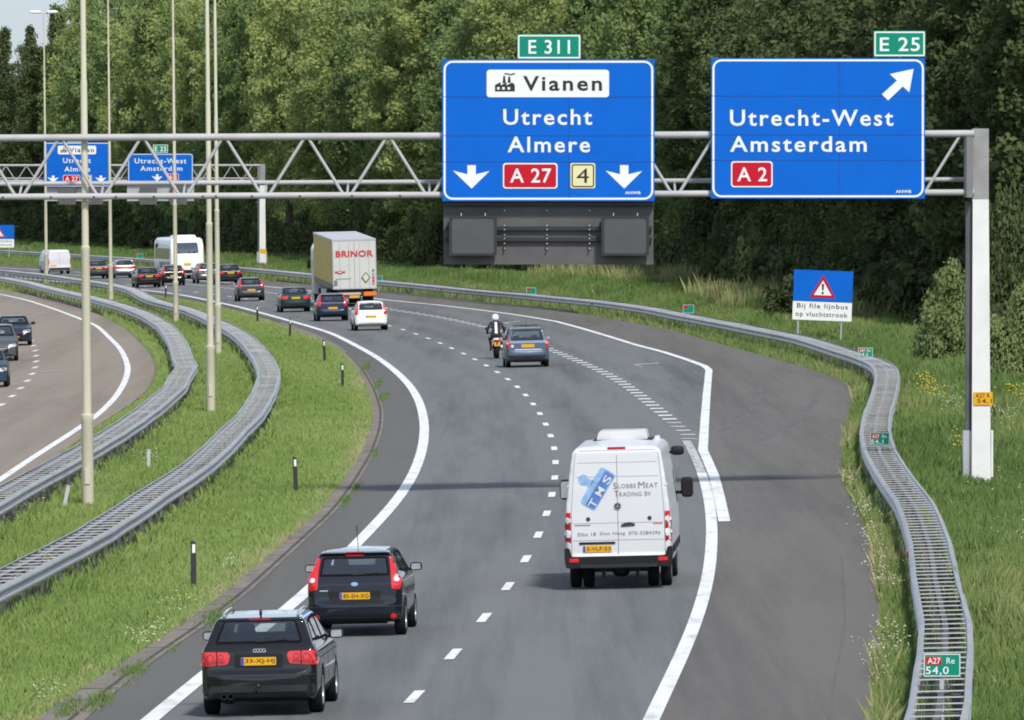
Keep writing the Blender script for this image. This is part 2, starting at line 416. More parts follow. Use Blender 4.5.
# ground sheet: the whole bend's banked plain out to the horizon
gm = MB(); xs = [-2500, -400, -120, -60, 0, 60, 120, 400, 2500]; ysq = [-300, 0, 300, 700, 1200, 2500, 6000]
gv = []; gf = []
for yy in ysq:
    for xx in xs:
        gv.append((xx, yy, gz(max(-130, min(60, xx)))))
nx = len(xs)
for i in range(len(ysq) - 1):
    for k in range(nx - 1): gf.append((i * nx + k, i * nx + k + 1, (i + 1) * nx + k + 1, (i + 1) * nx + k))
gm.add(gv, gf); o = gm.build('ground', M['soil']); o['kind'] = 'structure'

YE = 1150
# line 1 (kinked) and line 2 on the right
RL1 = [(386, 300.4), (409, 302.7), (438.6, 305.6), (471.8, 309.5), (505, 313.8), (528.4, 317.3), (555.8, 322), (580, 328.5), (609.8, 337.4), (636.4, 345.7), (663, 352.6), (686, 360.0), (704, 366.6), (709, 370.5), (706.5, 397.5), (704.6, 423.9), (703.0, 451.6), (707.3, 460.8), (713.9, 476.6), (719, 497), (724.4, 522.8)]
RL2 = [(652, 720), (665, 692), (682.5, 656), (697, 620), (703.5, 598.6), (707.8, 581.5), (710.6, 563), (712, 542), (712, 526), (711, 513.6), (707.5, 492.5), (702, 474), (694.5, 456.5), (687.5, 442.3)]
pL1 = plan(RL1); pL2 = plan(RL2)
fL1 = smooth_fn(pL1, 1.0); fL2 = smooth_fn(pL2, 6)
fShoulder = lambda y: float(fL2(y)) if y < 205 else float(fL1(y))
strip('road', fGutR, fAE, 60, YE, .020, M['asphalt'], cols=6, uref=fLL)
strip('hard_shoulder', lambda y: fShoulder(y) + .02, lambda y: float(fAE(y)) + .02, 60, YE, .024, M['asphalt_shoulder'], cols=3)
strip('left_shoulder', lambda y: float(fGutR(y)) - .01, lambda y: float(fLL(y)), 60, YE, .024, M['asphalt_left'], cols=2)
strip('gutter', fGutL, fGutR, 60, 480, .034, M['gutter'], cols=2)
strip('gutter_joint', lambda y: float(fGutL(y)) + .66 * (float(fGutR(y)) - float(fGutL(y))), lambda y: float(fGutL(y)) + .66 * (float(fGutR(y)) - float(fGutL(y))) + .07, 60, 400, .0385, M['dark_joint'], cols=1)
# cross joints of the gutter's concrete lengths
jm = MB()
for y in np.arange(100, 330, 3.0):
    if random.random() < .5:
        a, b = float(fGutL(y)) + .02, float(fGutR(y)) - .02
        jm.add([(a, y, gz(a) + .042), (b, y, gz(b) + .042), (b, y + .09, gz(b) + .042), (a, y + .09, gz(a) + .042)], [(0, 1, 2, 3)])
jm.build('gutter_cross_joint', M['dark_joint'])['kind'] = 'structure'
strip('opposite_road', lambda y: float(fOE(y)) - 15.5, fOE, 150, YE, .020, M['asphalt_far'], cols=6, uref=fOL)
# long paving seam on the shoulder
strip('paving_seam', lambda y: float(fAE(y)) - .62, lambda y: float(fAE(y)) - .592, 100, 185, .028, M['rubber'], cols=1)

def line_sheet(name, f, w, Y0, Y1, dz=.032, mt='paint_white', step=1.0):
    return strip(name, lambda y: float(f(y)) - w / 2, lambda y: float(f(y)) + w / 2, Y0, Y1, dz, M[mt], step, cols=1)
line_sheet('edge_line', fLL, .29, 90, YE)
line_sheet('right_edge_line', fL2, .25, 90, float(pL2[-3, 1]))
line_sheet('worn_edge_line', fL2, .24, float(pL2[-3, 1]) + .2, float(pL2[-1, 1]), mt='paint_worn')
line_sheet('bus_lane_line', fL1, .27, float(pL1[0, 1]), YE)
line_sheet('opposite_edge_line', fOL, .24, 180, YE)
line_sheet('opposite_far_edge_line', lambda y: float(fOL(y)) - 7.9, .2, 180, YE)

def quads(name, qs, mt):
    b = MB()
    for q in qs: b.add([(x, y, gz(x) + .032) for x, y in q], [tuple(range(len(q)))])
    o = b.build(name, M[mt]); o['kind'] = 'structure'; return o

# kinked line: swept in plan because it turns sharply
b = MB(); pv = []
pts = pL1[::-1] if pL1[0, 1] > pL1[-1, 1] else pL1
raw = [Vector(G(x, y)) for x, y in RL1][::-1]
for i, p in enumerate(raw):
    x = p.x; w = .135
    pv += [(x - w, p.y, gz(x - w) + .036), (x + w, p.y, gz(x + w) + .036)]
b.add(pv, [(2 * i, 2 * i + 1, 2 * i + 3, 2 * i + 2) for i in range(len(raw) - 1)])
o = b.build('kinked_lane_line', M['paint_white']); o['kind'] = 'structure'

DASH = [(413, 700), (454, 656), (486, 618), (510, 586), (529, 557), (540.5, 533), (548, 513), (552.7, 495), (555.2, 479), (556.2, 464), (555, 449), (551.3, 437), (546.5, 426), (541, 415.6), (534.3, 405.8), (526.7, 396.6), (518.3, 388), (509, 380.4), (498.3, 373.3), (487.3, 366.7), (476.3, 360.6), (465, 354.8), (453, 349.4), (441, 344), (427.5, 338.5), (413.8, 333.6), (400, 329)]
pD = plan(DASH); fD = smooth_fn(pD, 8)
qs = []
y0 = float(np.polyfit(np.arange(len(pD)), pD[:, 1], 1)[1])
per = float(np.polyfit(np.arange(len(pD)), pD[:, 1], 1)[0])
for k in range(-5, 75):
    y = y0 + per * k; a = float(fD(y - 1.6)); c = float(fD(y + 1.6))
    qs.append([(a - .085, y - 1.6), (a + .085, y - 1.6), (c + .085, y + 1.6), (c - .085, y + 1.6)])
quads('lane_dashes', qs, 'paint_white')
# block marking between the middle lane and the exit lane
pB = plan([(688, 435.5), (679.5, 428), (671.5, 421), (663.5, 414.5), (654, 407), (644, 399), (634, 391), (622, 382.7), (608.7, 374.6), (590, 366.6), (570, 358), (557, 352.5), (500, 331), (484.5, 327.4), (460, 321.5), (442, 318), (415, 313.5), (390, 310)])
fBk = smooth_fn(pB, 10)
qs = []; y = float(pB[0, 1])
while y < 900:
    a = float(fBk(y)); w = .22
    qs.append([(a - w, y - .62), (a + w, y - .62), (a + w - .02, y + .62), (a - w - .02, y + .62)]); y += 4.1
quads('block_marking', qs[4:], 'paint_worn' if False else 'paint_white')
quads('worn_block_marking', qs[:4], 'paint_worn')
def seg(p, q, w):
    (x0, y0_), (x1, y1_) = G(*p), G(*q)
    return [(x0, y0_ - w), (x1, y1_ - w), (x1, y1_ + w), (x0, y0_ + w)]
quads('loop_cut_marks', [seg((634, 365.3), (658.5, 363.8), .55), seg((633.5, 365.0), (642.5, 367.8), .7), seg((503, 323.3), (519.5, 322.0), .8), seg((502, 323.0), (509, 324.4), .9), seg((681, 439.5), (697, 439.8), .4)], 'paint_worn')
quads('opposite_loop_mark', [seg((40, 372.5), (60, 371.2), .4)], 'paint_worn')
OD = [(12, 397), (20.8, 389), (27.4, 381.5), (31.7, 374.7), (34.4, 368), (35.8, 362), (36.8, 356.5), (35.7, 351.4)]
pO = plan(OD); c = np.polyfit(np.arange(len(pO)), pO[:, 1], 1); qs = []
offs = float(np.mean([fOL(p[1]) - p[0] for p in pO]))
for k in range(-6, 50):
    y = c[1] + c[0] * k; a = float(fOL(y)) - offs
    qs.append([(a - .1, y - 1.6), (a + .1, y - 1.6), (a + .1, y + 1.6), (a - .1, y + 1.6)])
quads('opposite_lane_dashes', qs, 'paint_white')
# tyre marks on the shoulder
def sweep_px(name, px, w, mt, dz=.0285):
    p = [G(x, y) for x, y in px]; b = MB(); vs = []
    for x, y in p: vs += [(x - w, y, gz(x) + dz), (x + w, y, gz(x) + dz)]
    b.add(vs, [(2 * i, 2 * i + 1, 2 * i + 3, 2 * i + 2) for i in range(len(p) - 1)])
    o = b.build(name, M[mt]); o['kind'] = 'structure'
sweep_px('tyre_mark', [(722, 432), (733, 425), (745, 417), (753, 408), (758, 399), (760, 391), (759, 384)], .12, 'rubber')
sweep_px('tyre_mark', [(762, 441), (778, 433), (795, 423), (808, 410), (815, 400), (819, 389)], .14, 'rubber', .0290)
quads('tyre_mark', [], 'rubber') if False else None

# ------------------------------------------------------------------ guard rails
M['rail_shade'] = mat('painted_rail_shade', (.015, .015, .012), .95, noise=.4, nscale=1.5)  # near-black strip: shade beneath the ladder rails, put into the ground colour
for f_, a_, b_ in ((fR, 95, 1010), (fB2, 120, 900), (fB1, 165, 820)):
    strip('rail_shade_strip', (lambda g: lambda y: float(g(y)) - .44)(f_), (lambda g: lambda y: float(g(y)) + .44)(f_), a_, b_, .012, M['rail_shade'], cols=1)
def guard_rail(label, f, Y0, Y1, half=.43, reflectors=()):
    st = 1.4
    ys = np.arange(Y0, Y1, st)
    rj = random.Random(int(Y0 * 7)); nj = len(ys) // 3 + 3; jx = [rj.gauss(0, .009) for _ in range(nj)]; jz = [rj.gauss(0, .006) for _ in range(nj)]
    J = lambda a, i: a[i // 3] + (a[i // 3 + 1] - a[i // 3]) * (i % 3) / 3
    P = [Vector((float(f(y)) + J(jx, i), y, gz(float(f(y))) + J(jz, i))) for i, y in enumerate(ys)]
    T = []
    for i in range(len(P)):
        d = P[min(i + 1, len(P) - 1)] - P[max(i - 1, 0)]; d.z = 0; T.append(d.normalized())
    N = [Vector((t.y, -t.x, 0)) for t in T]
    root = empty('guard_rail', (P[0].x, P[0].y, P[0].z), 0, label, 'guard rail')
    inv = Vector(root.location)
    prof = [(-.012, .752), (.014, .752), (.05, .74), (.083, .70), (.083, .665), (.03, .625), (.012, .597), (.03, .57), (.083, .53), (.083, .492), (.04, .455), (.012, .44), (0, .445), (.028, .462), (.068, .497), (.068, .525), (.018, .567), (0, .597), (.018, .63), (.068, .67), (.068, .695), (.04, .725)]
    n = len(prof)
    for sgn, nm in ((-1, 'traffic_rail'), (1, 'traffic_rail')):
        vs = []; fs = []
        for p, nn in zip(P, N):
            for (u, z) in prof:
                q = p + nn * sgn * (half - .083 + u) - inv; vs.append((q.x, q.y, z + gz((p + nn * sgn * half).x) - inv.z))
        for i in range(len(P) - 1):
            for k in range(n):
                fs.append((i * n + k, i * n + (k + 1) % n, (i + 1) * n + (k + 1) % n, (i + 1) * n + k))
        me = bpy.data.meshes.new(nm); me.from_pydata(vs, [], fs)
        bm = bmesh.new(); bm.from_mesh(me); bmesh.ops.recalc_face_normals(bm, faces=bm.faces); bm.to_mesh(me); bm.free()
        mesh_obj(nm, me, M['rail'], root, .6)
    # centre strap under the bars
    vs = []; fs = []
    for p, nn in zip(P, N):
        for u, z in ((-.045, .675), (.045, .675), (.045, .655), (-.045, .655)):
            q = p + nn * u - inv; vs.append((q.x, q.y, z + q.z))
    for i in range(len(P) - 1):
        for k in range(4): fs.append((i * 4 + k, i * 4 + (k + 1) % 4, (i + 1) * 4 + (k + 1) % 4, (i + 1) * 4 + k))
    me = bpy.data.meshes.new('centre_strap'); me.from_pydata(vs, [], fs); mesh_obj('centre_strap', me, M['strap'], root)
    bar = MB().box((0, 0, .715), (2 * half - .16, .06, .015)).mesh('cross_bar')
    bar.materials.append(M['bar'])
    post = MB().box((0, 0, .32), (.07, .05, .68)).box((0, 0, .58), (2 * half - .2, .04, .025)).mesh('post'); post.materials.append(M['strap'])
    vis = []
    for i in range(len(P)):
        px = proj(P[i] + Vector((0, 0, .7)))
        if -10 < px[0] < 1034 and px[1] < 735: vis.append(i)
    first = set(vis[:100]); posts = [i for i in vis if i % 3 == 0]; fp = set(posts[:100])
    def put(me, i, nm):
        o = link(bpy.data.objects.new(nm, me)); o.parent = root; o.location = P[i] - inv
        o.rotation_euler = (0, -math.atan(K), math.atan2(-T[i].x, T[i].y))
    for i in first: put(bar, i, 'cross_bar')
    for i in fp: put(post, i, 'post')
    for src, idx, nm in ((bar, [i for i in range(len(P)) if i not in first], 'cross_bar_run'), (post, [i for i in range(0, len(P), 3) if i not in fp], 'post_run')):
        b = MB(); base = [v.co.copy() for v in src.vertices]; bf = [tuple(p.vertices) for p in src.polygons]
        for i in idx:
            R = Matrix.Translation(P[i] - inv) @ Matrix.Rotation(math.atan2(-T[i].x, T[i].y), 4, 'Z') @ Matrix.Rotation(-math.atan(K), 4, 'Y')
            b.add([R @ v for v in base], bf)
        if b.v:
            o = b.build(nm, src.materials[0], root); o['kind'] = 'stuff'
    for (x, y) in reflectors:
        X, Y = G(x, y, .6); i = int(np.argmin(abs(ys - Y))); q = P[i] - N[i] * (half + .005) - inv
        MB().sup((q.x, q.y, .60 + q.z), (.035, .16, .075), .5).build('reflector', M['light_red'], root, 4)
    return root
guard_rail('long galvanised ladder-topped guard rail along the right verge beside the hard shoulder', fR, 95, 1010, .43, [(906.5, 553), (601, 303.5), (430, 289.5)])
guard_rail('galvanised ladder-topped guard rail in the median, the one nearer the cars driving away', fB2, 120, 900)
guard_rail('galvanised ladder-topped guard rail in the median beside the oncoming brown carriageway', fB1, 165, 820)

# ------------------------------------------------------------------ signs
class Sign:
    """a board that faces the camera's side; its drawing is given in the photograph's pixels and scaled to metres at its distance"""
    def __init__(s, name, Y, x0, y0, x1, y1, label, cat, group=None, scale=None):
        s.s = scale or F / Y; s.cx = (x0 + x1) / 2; s.by = y1; s.Y = Y
        w = at(s.cx, y1, Y)
        s.root = empty(name, w, 0, label, cat, group)
        s.layer = 0
    def p(s, x, y): return ((x - s.cx) / s.s, (s.by - y) / s.s)
    def rect(s, x0, y0, x1, y1, r=0):
        (a, d), (c, b) = s.p(x0, y0), s.p(x1, y1)
        return rrect(a, b, c, d, max(r / s.s, 1e-4), 5 if r > 1 else 1)
    def board(s, nm, x0, y0, x1, y1, m, t=.09, r=0, back=0.0, parent=None):
        return MB().prism(s.rect(x0, y0, x1, y1, r), back, back + t).build(nm, M[m], parent or s.root)
    def flat(s, nm, out, m, lay=1, parent=None):
        return MB().prism(out, -.004 * lay, -.004 * lay + .0035).build(nm, M[m], parent or s.root)
    def frame(s, nm, x0, y0, x1, y1, w, r, m, lay=1, parent=None):
        (a, d), (c, b) = s.p(x0, y0), s.p(x1, y1); W2 = w / s.s
        return MB().ring(rrect(a, b, c, d, r / s.s, 5), rrect(a + W2, b + W2, c - W2, d - W2, max(r - w, .3) / s.s, 5), -.004 * lay, -.004 * lay + .0035).build(nm, M[m], parent or s.root)
    def text(s, t, x0, y0, x1, y1, m='sign_white', lay=1, bold=.012, space=1.1, parent=None, nm='lettering'):
        (a, d), (c, b) = s.p(x0, y0), s.p(x1, y1)
        vs, fs = text2d(t, a, b, c, d, bold, space)
        bb = MB().add([(v[0], -.004 * lay, v[1]) for v in vs], fs)
        return mesh_obj(nm, bb.mesh(nm), M[m], parent or s.root)

def poly(sg, pts): return [sg.p(x, y) for x, y in pts]

Y1 = float(G(983, 484)[1])
# ---- left main sign
def zz(ox, oy, k): return lambda *a: tuple((ox if i % 2 == 0 else oy) + v / k for i, v in enumerate(a))
z = zz(430, 20, 2.77)
def big_sign_left(Y, T, name_label, group=None, e_label=None, stock=True):
    """T maps the near sign's pixels to where this copy stands"""
    q = lambda *a: sum((list(T(a[i], a[i + 1])) for i in range(0, len(a), 2)), [])
    x0, y0, x1, y1 = q(442.3, 59.5, 654.5, 201)
    s = Sign('direction_sign', Y, x0, y0, x1, y1, name_label, 'road sign', group)
    k = (x1 - x0) / (654.5 - 442.3)
    s.board('panel', x0, y0, x1, y1, 'sign_blue', .08)
    s.frame('border', *q(443.6, 60.8, 653.2, 199.7), 2.0 * k, 9 * k, 'sign_white')
    for yy in (96.9, 135.6, 161.9): s.flat('panel_seam', s.rect(*q(443, yy - .25, 653.8, yy + .25)), 'seam', 1.6)
    s.flat('panel_seam', s.rect(*q(568.7, 63, 569.2, 198)), 'seam', 1.9)
    wp = s.board('name_panel', *q(486.7, 69.8, 609, 97.3), 'sign_white', .006, 3 * k, -.012)
    s.text('Vianen', *q(523, 76.0, 602, 91), 'sign_black', 4, .022, 1.22, wp)
    fx = lambda pts: [s.p(*q(430 + a / 2.77, 20 + b / 2.77)) for a, b in pts]
    s.flat('factory_symbol', fx([(180, 198), (180, 180), (196, 172), (196, 181), (212, 173), (212, 181), (228, 173), (235, 180), (235, 198)]), 'sign_black', 4, wp)
    s.flat('factory_symbol', fx([(201, 176), (203, 155), (208, 155), (210, 174)]), 'sign_black', 4.1, wp)
    s.flat('factory_symbol', fx([(215, 174), (217, 157), (222, 157), (224, 174)]), 'sign_black', 4.2, wp)
    s.flat('factory_symbol', fx([(204, 151), (209, 147), (222, 149), (221, 152), (210, 151)]), 'sign_black', 4.3, wp)
    s.flat('factory_symbol', fx([(219, 154), (225, 149), (236, 147), (236, 150), (226, 153)]), 'sign_black', 4.4, wp)
    for k2 in (186, 200, 215): s.flat('factory_window', fx([(k2, 193), (k2, 186), (k2 + 7, 186), (k2 + 7, 193)]), 'sign_white', 5.5, wp)
    s.text('Utrecht', *q(503.3, 109.2, 592.1, 125), 'sign_white', 2.4, .014, 1.18)
    s.text('Almere', *q(507.6, 136.6, 590, 152.5), 'sign_white', 2.4, .014, 1.18)
    rp = s.board('route_panel', *q(502.9, 163, 557.5, 188.6), 'sign_white', .006, 3 * k, -.012)
    s.flat('red_field', s.rect(*q(504.2, 164.3, 556.2, 187.3), 2.4 * k), 'sign_red', 3.6, rp)
    s.text('A 27', *q(510.1, 168.4, 551.3, 182.8), 'sign_white', 4.6, .012, 1.08, rp)
    jp = s.board('junction_panel', *q(570.4, 163, 595.3, 188.3), 'sign_cream', .006, 2 * k, -.012)
    s.frame('black_border', *q(571.6, 164.2, 594.1, 187.1), 1.2 * k, 2.5 * k, 'sign_black', 4, jp)
    s.text('4', *q(576.6, 168.4, 588.8, 182.8), 'sign_black', 4.2, .0, 1, jp)
    for dx in (0, 152.6):
        s.flat('down_arrow', [s.p(*q(a + dx, b)) for a, b in ((467.4, 165.2), (475.8, 165.2), (475.8, 174.3), (489.6, 171.0), (471.6, 188.6), (452.9, 170.6), (467.4, 174.3))], 'sign_white', 2.2)
    s.text('ANWB', *q(625, 191.3, 640.5, 194.2), 'sign_white', 2.2, .02, 1.0)
    e = q(517.2, 34.2, 581, 59.2)
    g = Sign('route_number_sign', Y, *e, e_label, 'road sign', group)
    g.board('panel', *e, 'sign_green', .06)
    g.frame('border', e[0] + .8 * k, e[1] + .8 * k, e[2] - .8 * k, e[3] - .8 * k, 1.4 * k, 1.2 * k, 'sign_white')
    g.text('E 311', *q(528.5, 39.9, 570, 53.9), 'sign_white', 2.2, .012, 1.1)
    g.board('mounting_post', (e[0] + e[2]) / 2 - 1.5 * k, e[3] - 4 * k, (e[0] + e[2]) / 2 + 1.5 * k, e[3] + 6 * k, 'galv', .05, 0, .07)
    return s
big_sign_left(Y1 - .25, lambda x, y: (x, y), 'large blue overhead sign reading Vianen, Utrecht and Almere on the near gantry', None, 'green E 311 plate on top of the near Utrecht Almere sign')
z5 = zz(690, 20, 3.066)
def big_sign_right(Y, T, lab, e_lab, down=False, low=198.5, top=58.2):
    q = lambda *a: sum((list(T(a[i], a[i + 1])) for i in range(0, len(a), 2)), [])
    x0, y0, x1, y1 = q(711.2, top, 924.9, low)
    k = (x1 - x0) / 213.7
    s = Sign('direction_sign', Y, x0, y0, x1, y1, lab, 'road sign')
    s.board('panel', x0, y0, x1, y1, 'sign_blue', .08)
    s.frame('border', x0 + 1.2 * k, y0 + 1.2 * k, x1 - 1.2 * k, y1 - 1.2 * k, 2.0 * k, 9 * k, 'sign_white')
    if not down:
        for yy in (96, 134.8, 160.2): s.flat('panel_seam', s.rect(*q(712, yy - .25, 924.2, yy + .25)), 'seam', 1.6)
        s.flat('panel_seam', s.rect(*q(839.2, 62, 839.7, 195)), 'seam', 1.9)
        s.flat('exit_arrow', [s.p(*q(*z5(a, b))) for a, b in ((588, 228), (634, 186), (612, 166), (685, 150), (672, 222), (652, 204), (607, 247))], 'sign_white', 2.2)
        s.text('Utrecht-West', *q(730, 109.8, 893.3, 126), 'sign_white', 2.4, .014, 1.18)
        s.text('Amsterdam', *q(730, 136.2, 866.6, 152), 'sign_white', 2.4, .014, 1.18)
        rb = (731, 161.2, 772.6, 187.3); tb = (737.3, 167.3, 767, 181.3)
        s.text('ANWB', *q(895.7, 190, 911.2, 193), 'sign_white', 2.2, .02, 1.0)
    else:
        s.text('Utrecht-West', *q(733, 74, 903, 90.5), 'sign_white', 2.4, .014, 1.18)
        s.text('Amsterdam', *q(752, 99, 890, 115), 'sign_white', 2.4, .014, 1.18)
        dx, dy = 335.6, -39
        s.flat('down_arrow', [s.p(*q(a + dx, b + dy)) for a, b in ((467.4, 165.2), (475.8, 165.2), (475.8, 174.3), (489.6, 171.0), (471.6, 188.6), (452.9, 170.6), (467.4, 174.3))], 'sign_white', 2.2)
        rb = (840, 124, 878, 147); tb = (846, 129, 872, 142)
    rp = s.board('route_panel', *q(*rb), 'sign_white', .006, 3 * k, -.012)
    s.flat('red_field', s.rect(*q(rb[0] + 1.3, rb[1] + 1.3, rb[2] - 1.3, rb[3] - 1.3), 2.4 * k), 'sign_red', 3.6, rp)
    s.text('A 2', *q(*tb), 'sign_white', 4.6, .012, 1.08, rp)
    ex = (873.6, 30.8, 925.5, 56.9) if not down else (793, top - 30, 843, top - 2)
    e = q(*ex)
    g = Sign('route_number_sign', Y, *e, e_lab, 'road sign')
    g.board('panel', *e, 'sign_green', .06)
    g.frame('border', e[0] + .8 * k, e[1] + .8 * k, e[2] - .8 * k, e[3] - .8 * k, 1.4 * k, 1.2 * k, 'sign_white')
    g.text('E 25', *q(ex[0] + 6.2, ex[1] + 6.5, ex[2] - 5.6, ex[3] - 5.6), 'sign_white', 2.2, .012, 1.1)
    g.board('mounting_post', (e[0] + e[2]) / 2 - 1.5 * k, e[3] - 4 * k, (e[0] + e[2]) / 2 + 1.5 * k, e[3] + 6 * k, 'galv', .05, 0, .07)
    return s
big_sign_right(Y1 - .25, lambda x, y: (x, y), 'large blue overhead sign reading Utrecht-West and Amsterdam with a slanting exit arrow', 'green E 25 plate on top of the near Utrecht-West sign')

# ---- lane control board under the left sign
s = Sign('lane_control_board', Y1, 443.5, 201.8, 653.5, 265, 'dark grey board with two blank lane displays under the Utrecht Almere sign', 'lane display')
s.board('back_board', 443.5, 203, 653.5, 264.5, 'dark_grey', .05, 0, .10)
s.board('top_rail', 443, 201.4, 654, 205.5, 'black_metal', .12, 0, -.06)
for yy in (228.3, 239.2):
    s.board('mounting_rail', 445, yy - 1.9, 652, yy + 1.9, 'black_metal', .08, 0, -.02)
for xx in (504.5, 547, 589.5):
    bm_ = MB()
    for yy in (210.5, 225.5, 229.5, 235, 238.5, 243.5, 248.5):
        cx_, cz_ = s.p(xx, yy); bm_.lathe([(0, -.035), (.017, -.035), (.02, -.025), (.02, .1)], 8, 'y', (cx_, 0, cz_))
    bm_.build('bolt_row', M['galv'], s.root, 1)
for xa in (449.3, 601.3):
    d = s.board('lane_display', xa, 215.8, xa + 47.5, 255.5, 'black_metal', .34, 1.5, -.36)
    MB().ring(s.rect(xa, 215.8, xa + 47.5, 255.5, 1.5), s.rect(xa + 2.6, 218, xa + 45, 253.4, 3.5), -.385, -.362).build('bezel', M['black_metal'], d)
    MB().prism(s.rect(xa + 2.7, 218.1, xa + 44.9, 253.3, 3.4), -.372, -.361).build('display_face', M['darker_grey'], d)
    for hx in (xa + 12, xa + 36): MB().prism(s.rect(hx - .5, 213, hx + .5, 216.4), -.3, -.25).build('lifting_eye', M['galv'], d)

# ------------------------------------------------------------------ gantries
def gantry(Y, top, bot, mid, xl, col_l, col_r, col_top, base_y, label, k, pattern0, pattern, sticker):
    s = F / Y
    tilt_ = 4.4 / 970 if k > .5 else 0.0
    P = lambda x, y, dy=0.0: at(x, y + ((970 - x) * tilt_ if y < col_top + 75 and x < col_l + 3 else 0), Y) + Vector((0, dy, 0))
    cb = P((col_l + col_r) / 2, base_y); cb.z = gz(cb.x)
    root = empty('sign_gantry', cb, 0, label, 'gantry')
    L = lambda x, y, dy=0.0: P(x, y, dy) - cb
    dy = 1.3
    rt = .095
    for yy, d, r in ((top, 0, .088), (bot, 0, .078), (top + .5, dy, .075), (mid, dy, .058)):
        MB().tube([L(xl, yy, d), L((xl + col_l) / 2, yy, d), L(col_l + 1, yy, d)], r, 12).build('chord_pipe', M['gantry_pipe'], root, 1)
    # zigzag
    x = pattern0; b = MB(); up = True; n = 0
    while x > xl + pattern: x -= pattern
    while x + pattern < col_l + 4:
        b = MB()
        b.tube([L(x + .02 * pattern, top + 1, 0), L(x + pattern / 2 - .05 * pattern, bot - 1, 0)], .040, 8); b.tube([L(x + pattern - .02 * pattern, top + 1, 0), L(x + pattern / 2 + .05 * pattern, bot - 1, 0)], .040, 8)
        b.build('diagonal_brace', M['gantry_pipe'], root, 1)
        b = MB(); b.tube([L(x + pattern / 2, bot, 0), L(x + pattern / 2, mid, dy)], .03, 6)
        b.build('tie_bar', M['gantry_pipe'], root, 1); x += pattern; n += 1
    if k > .5:
        for xx in (3, 51, 94, 116, 154, 203, 216, 252, 300, 352, 400):
            MB().lathe([(0, -.13), (.022, -.13), (.026, -.115), (.026, -.08)], 8, 'y', L(xx, bot + .5)).build('bolt', M['black_metal'], root)
    for side, (ca, cbx) in enumerate(((col_l, col_r), (xl - (col_r - col_l), xl))):
        zt = L(col_r, col_top).z
        xa, xb = L(ca, 0).x, L(cbx, 0).x
        gb = gz(cb.x + xa) - cb.z - .4
        w = xb - xa
        m = MB()
        zb = zt - 1.75
        dpt = .62
        lo = [(xa - .02, -.06, gb), (xb + .06, -.06, gb), (xb + .06, dpt, gb), (xa - .02, dpt, gb)]
        hi = [(xa, 0, zb), (xb, 0, zb), (xb, dpt - .1, zb), (xa, dpt - .1, zb)]
        fs = [(0, 1, 5, 4), (1, 2, 6, 5), (2, 3, 7, 6), (3, 0, 4, 7), (0, 3, 2, 1), (4, 5, 6, 7)]
        cps = MB().add(lo + hi, fs).build('column', M['col_white'], root)
        hd = MB().add([(xa, 0, zb + .003), (xb, 0, zb + .003), (xb, dpt - .1, zb + .003), (xa, dpt - .1, zb + .003), (xa, 0, zt), (xb, 0, zt), (xb, dpt - .1, zt), (xa, dpt - .1, zt)], fs).build('column_head', M['head_grey'], root)
        MB().box((xa - .085, dpt * .5 + .1, zt - .95), (.16, dpt + .7, 1.5)).build('bracket', M['strap2'], root)
        if side == 0:
            MB().box((xa - .085, .3, zb / 2 + gb / 2 + .3), (.15, .3, zb - gb - .7)).build('cable_pipe', M['strap'], root)  # dark steel colour carries the shade on the column's left side
            MB().box((xa - .115, .3, .65), (.22, .36, 1.35)).build('cable_cabinet', M['galv'], root)
            MB().box((xb + .095, .2, .75), (.05, .25, 1.15)).build('cable_duct', M['col_white'], root)
            if sticker:
                x0, y0, x1, y1 = sticker
                a = L(x0, y0); c = L(x1, y1)
                st = MB().prism(rrect(a.x, c.z, c.x, a.z, .01, 1), -.070, -.064).build('kilometre_plate', M['yellow_sticker'], root)
                if k > .5:
                    for t, bx in (('A27 R', (.10, .56, .86, .90)), ('54,1', (.18, .1, .95, .48))):
                        vs, fs2 = text2d(t, a.x + (c.x - a.x) * bx[0], c.z + (a.z - c.z) * bx[1], a.x + (c.x - a.x) * bx[2], c.z + (a.z - c.z) * bx[3], .01)
                        mesh_obj('lettering', MB().add([(v[0], -.072, v[1]) for v in vs], fs2).mesh(), M['sign_black'], st)
    return root
gantry(Y1, 133.6, 192.4, 179.6, -330, 973, 989, 128.5, 484, 'near steel sign gantry with a white column marked 54,1 in the right verge', 1, 60.2, 82.0, (973.5, 392, 992.5, 405))
Y2 = 742.0
gantry(Y2, 165.3, 180.8, 178.3, -120, 259.5, 265, 164.0, 272, 'far steel sign gantry with a white column, seen beneath the beam of the near gantry', .3, 6, 20.5, (260.2, 249, 266.4, 253.2))
ka = 66.4 / 212.2
big_sign_left(Y2 - .3, lambda x, y: (44 + (x - 442.3) * ka, 142.5 + (y - 59.5) * ka), 'small blue Utrecht Almere sign on the far gantry, left of the far Utrecht-West sign', None, 'green plate on top of the far Utrecht Almere sign')
kb = 65 / 213.7
big_sign_right(Y2 - .3, lambda x, y: (128 + (x - 711.2) * kb, 153.6 + (y - 58.2) * kb), 'small blue Utrecht-West Amsterdam sign with a down arrow on the far gantry', 'green E 25 plate on top of the far Utrecht-West sign', True, 153.0)
for (xa, xb, lab) in ((46, 110, 'grey lane display board under the far Utrecht Almere sign'), (127, 194, 'grey lane display board under the far Utrecht-West sign')):
    s = Sign('lane_control_board', Y2, xa, 184, xb, 202, lab, 'lane display')
    s.board('back_board', xa, 184.5, xb, 201, 'galv', .06, 0, .1)
    for c_ in (xa + 3, xb - 34):
        s.board('lane_display', c_ + 10, 187, c_ + 27, 204.5, 'dark_grey', .2, .4, -.25)

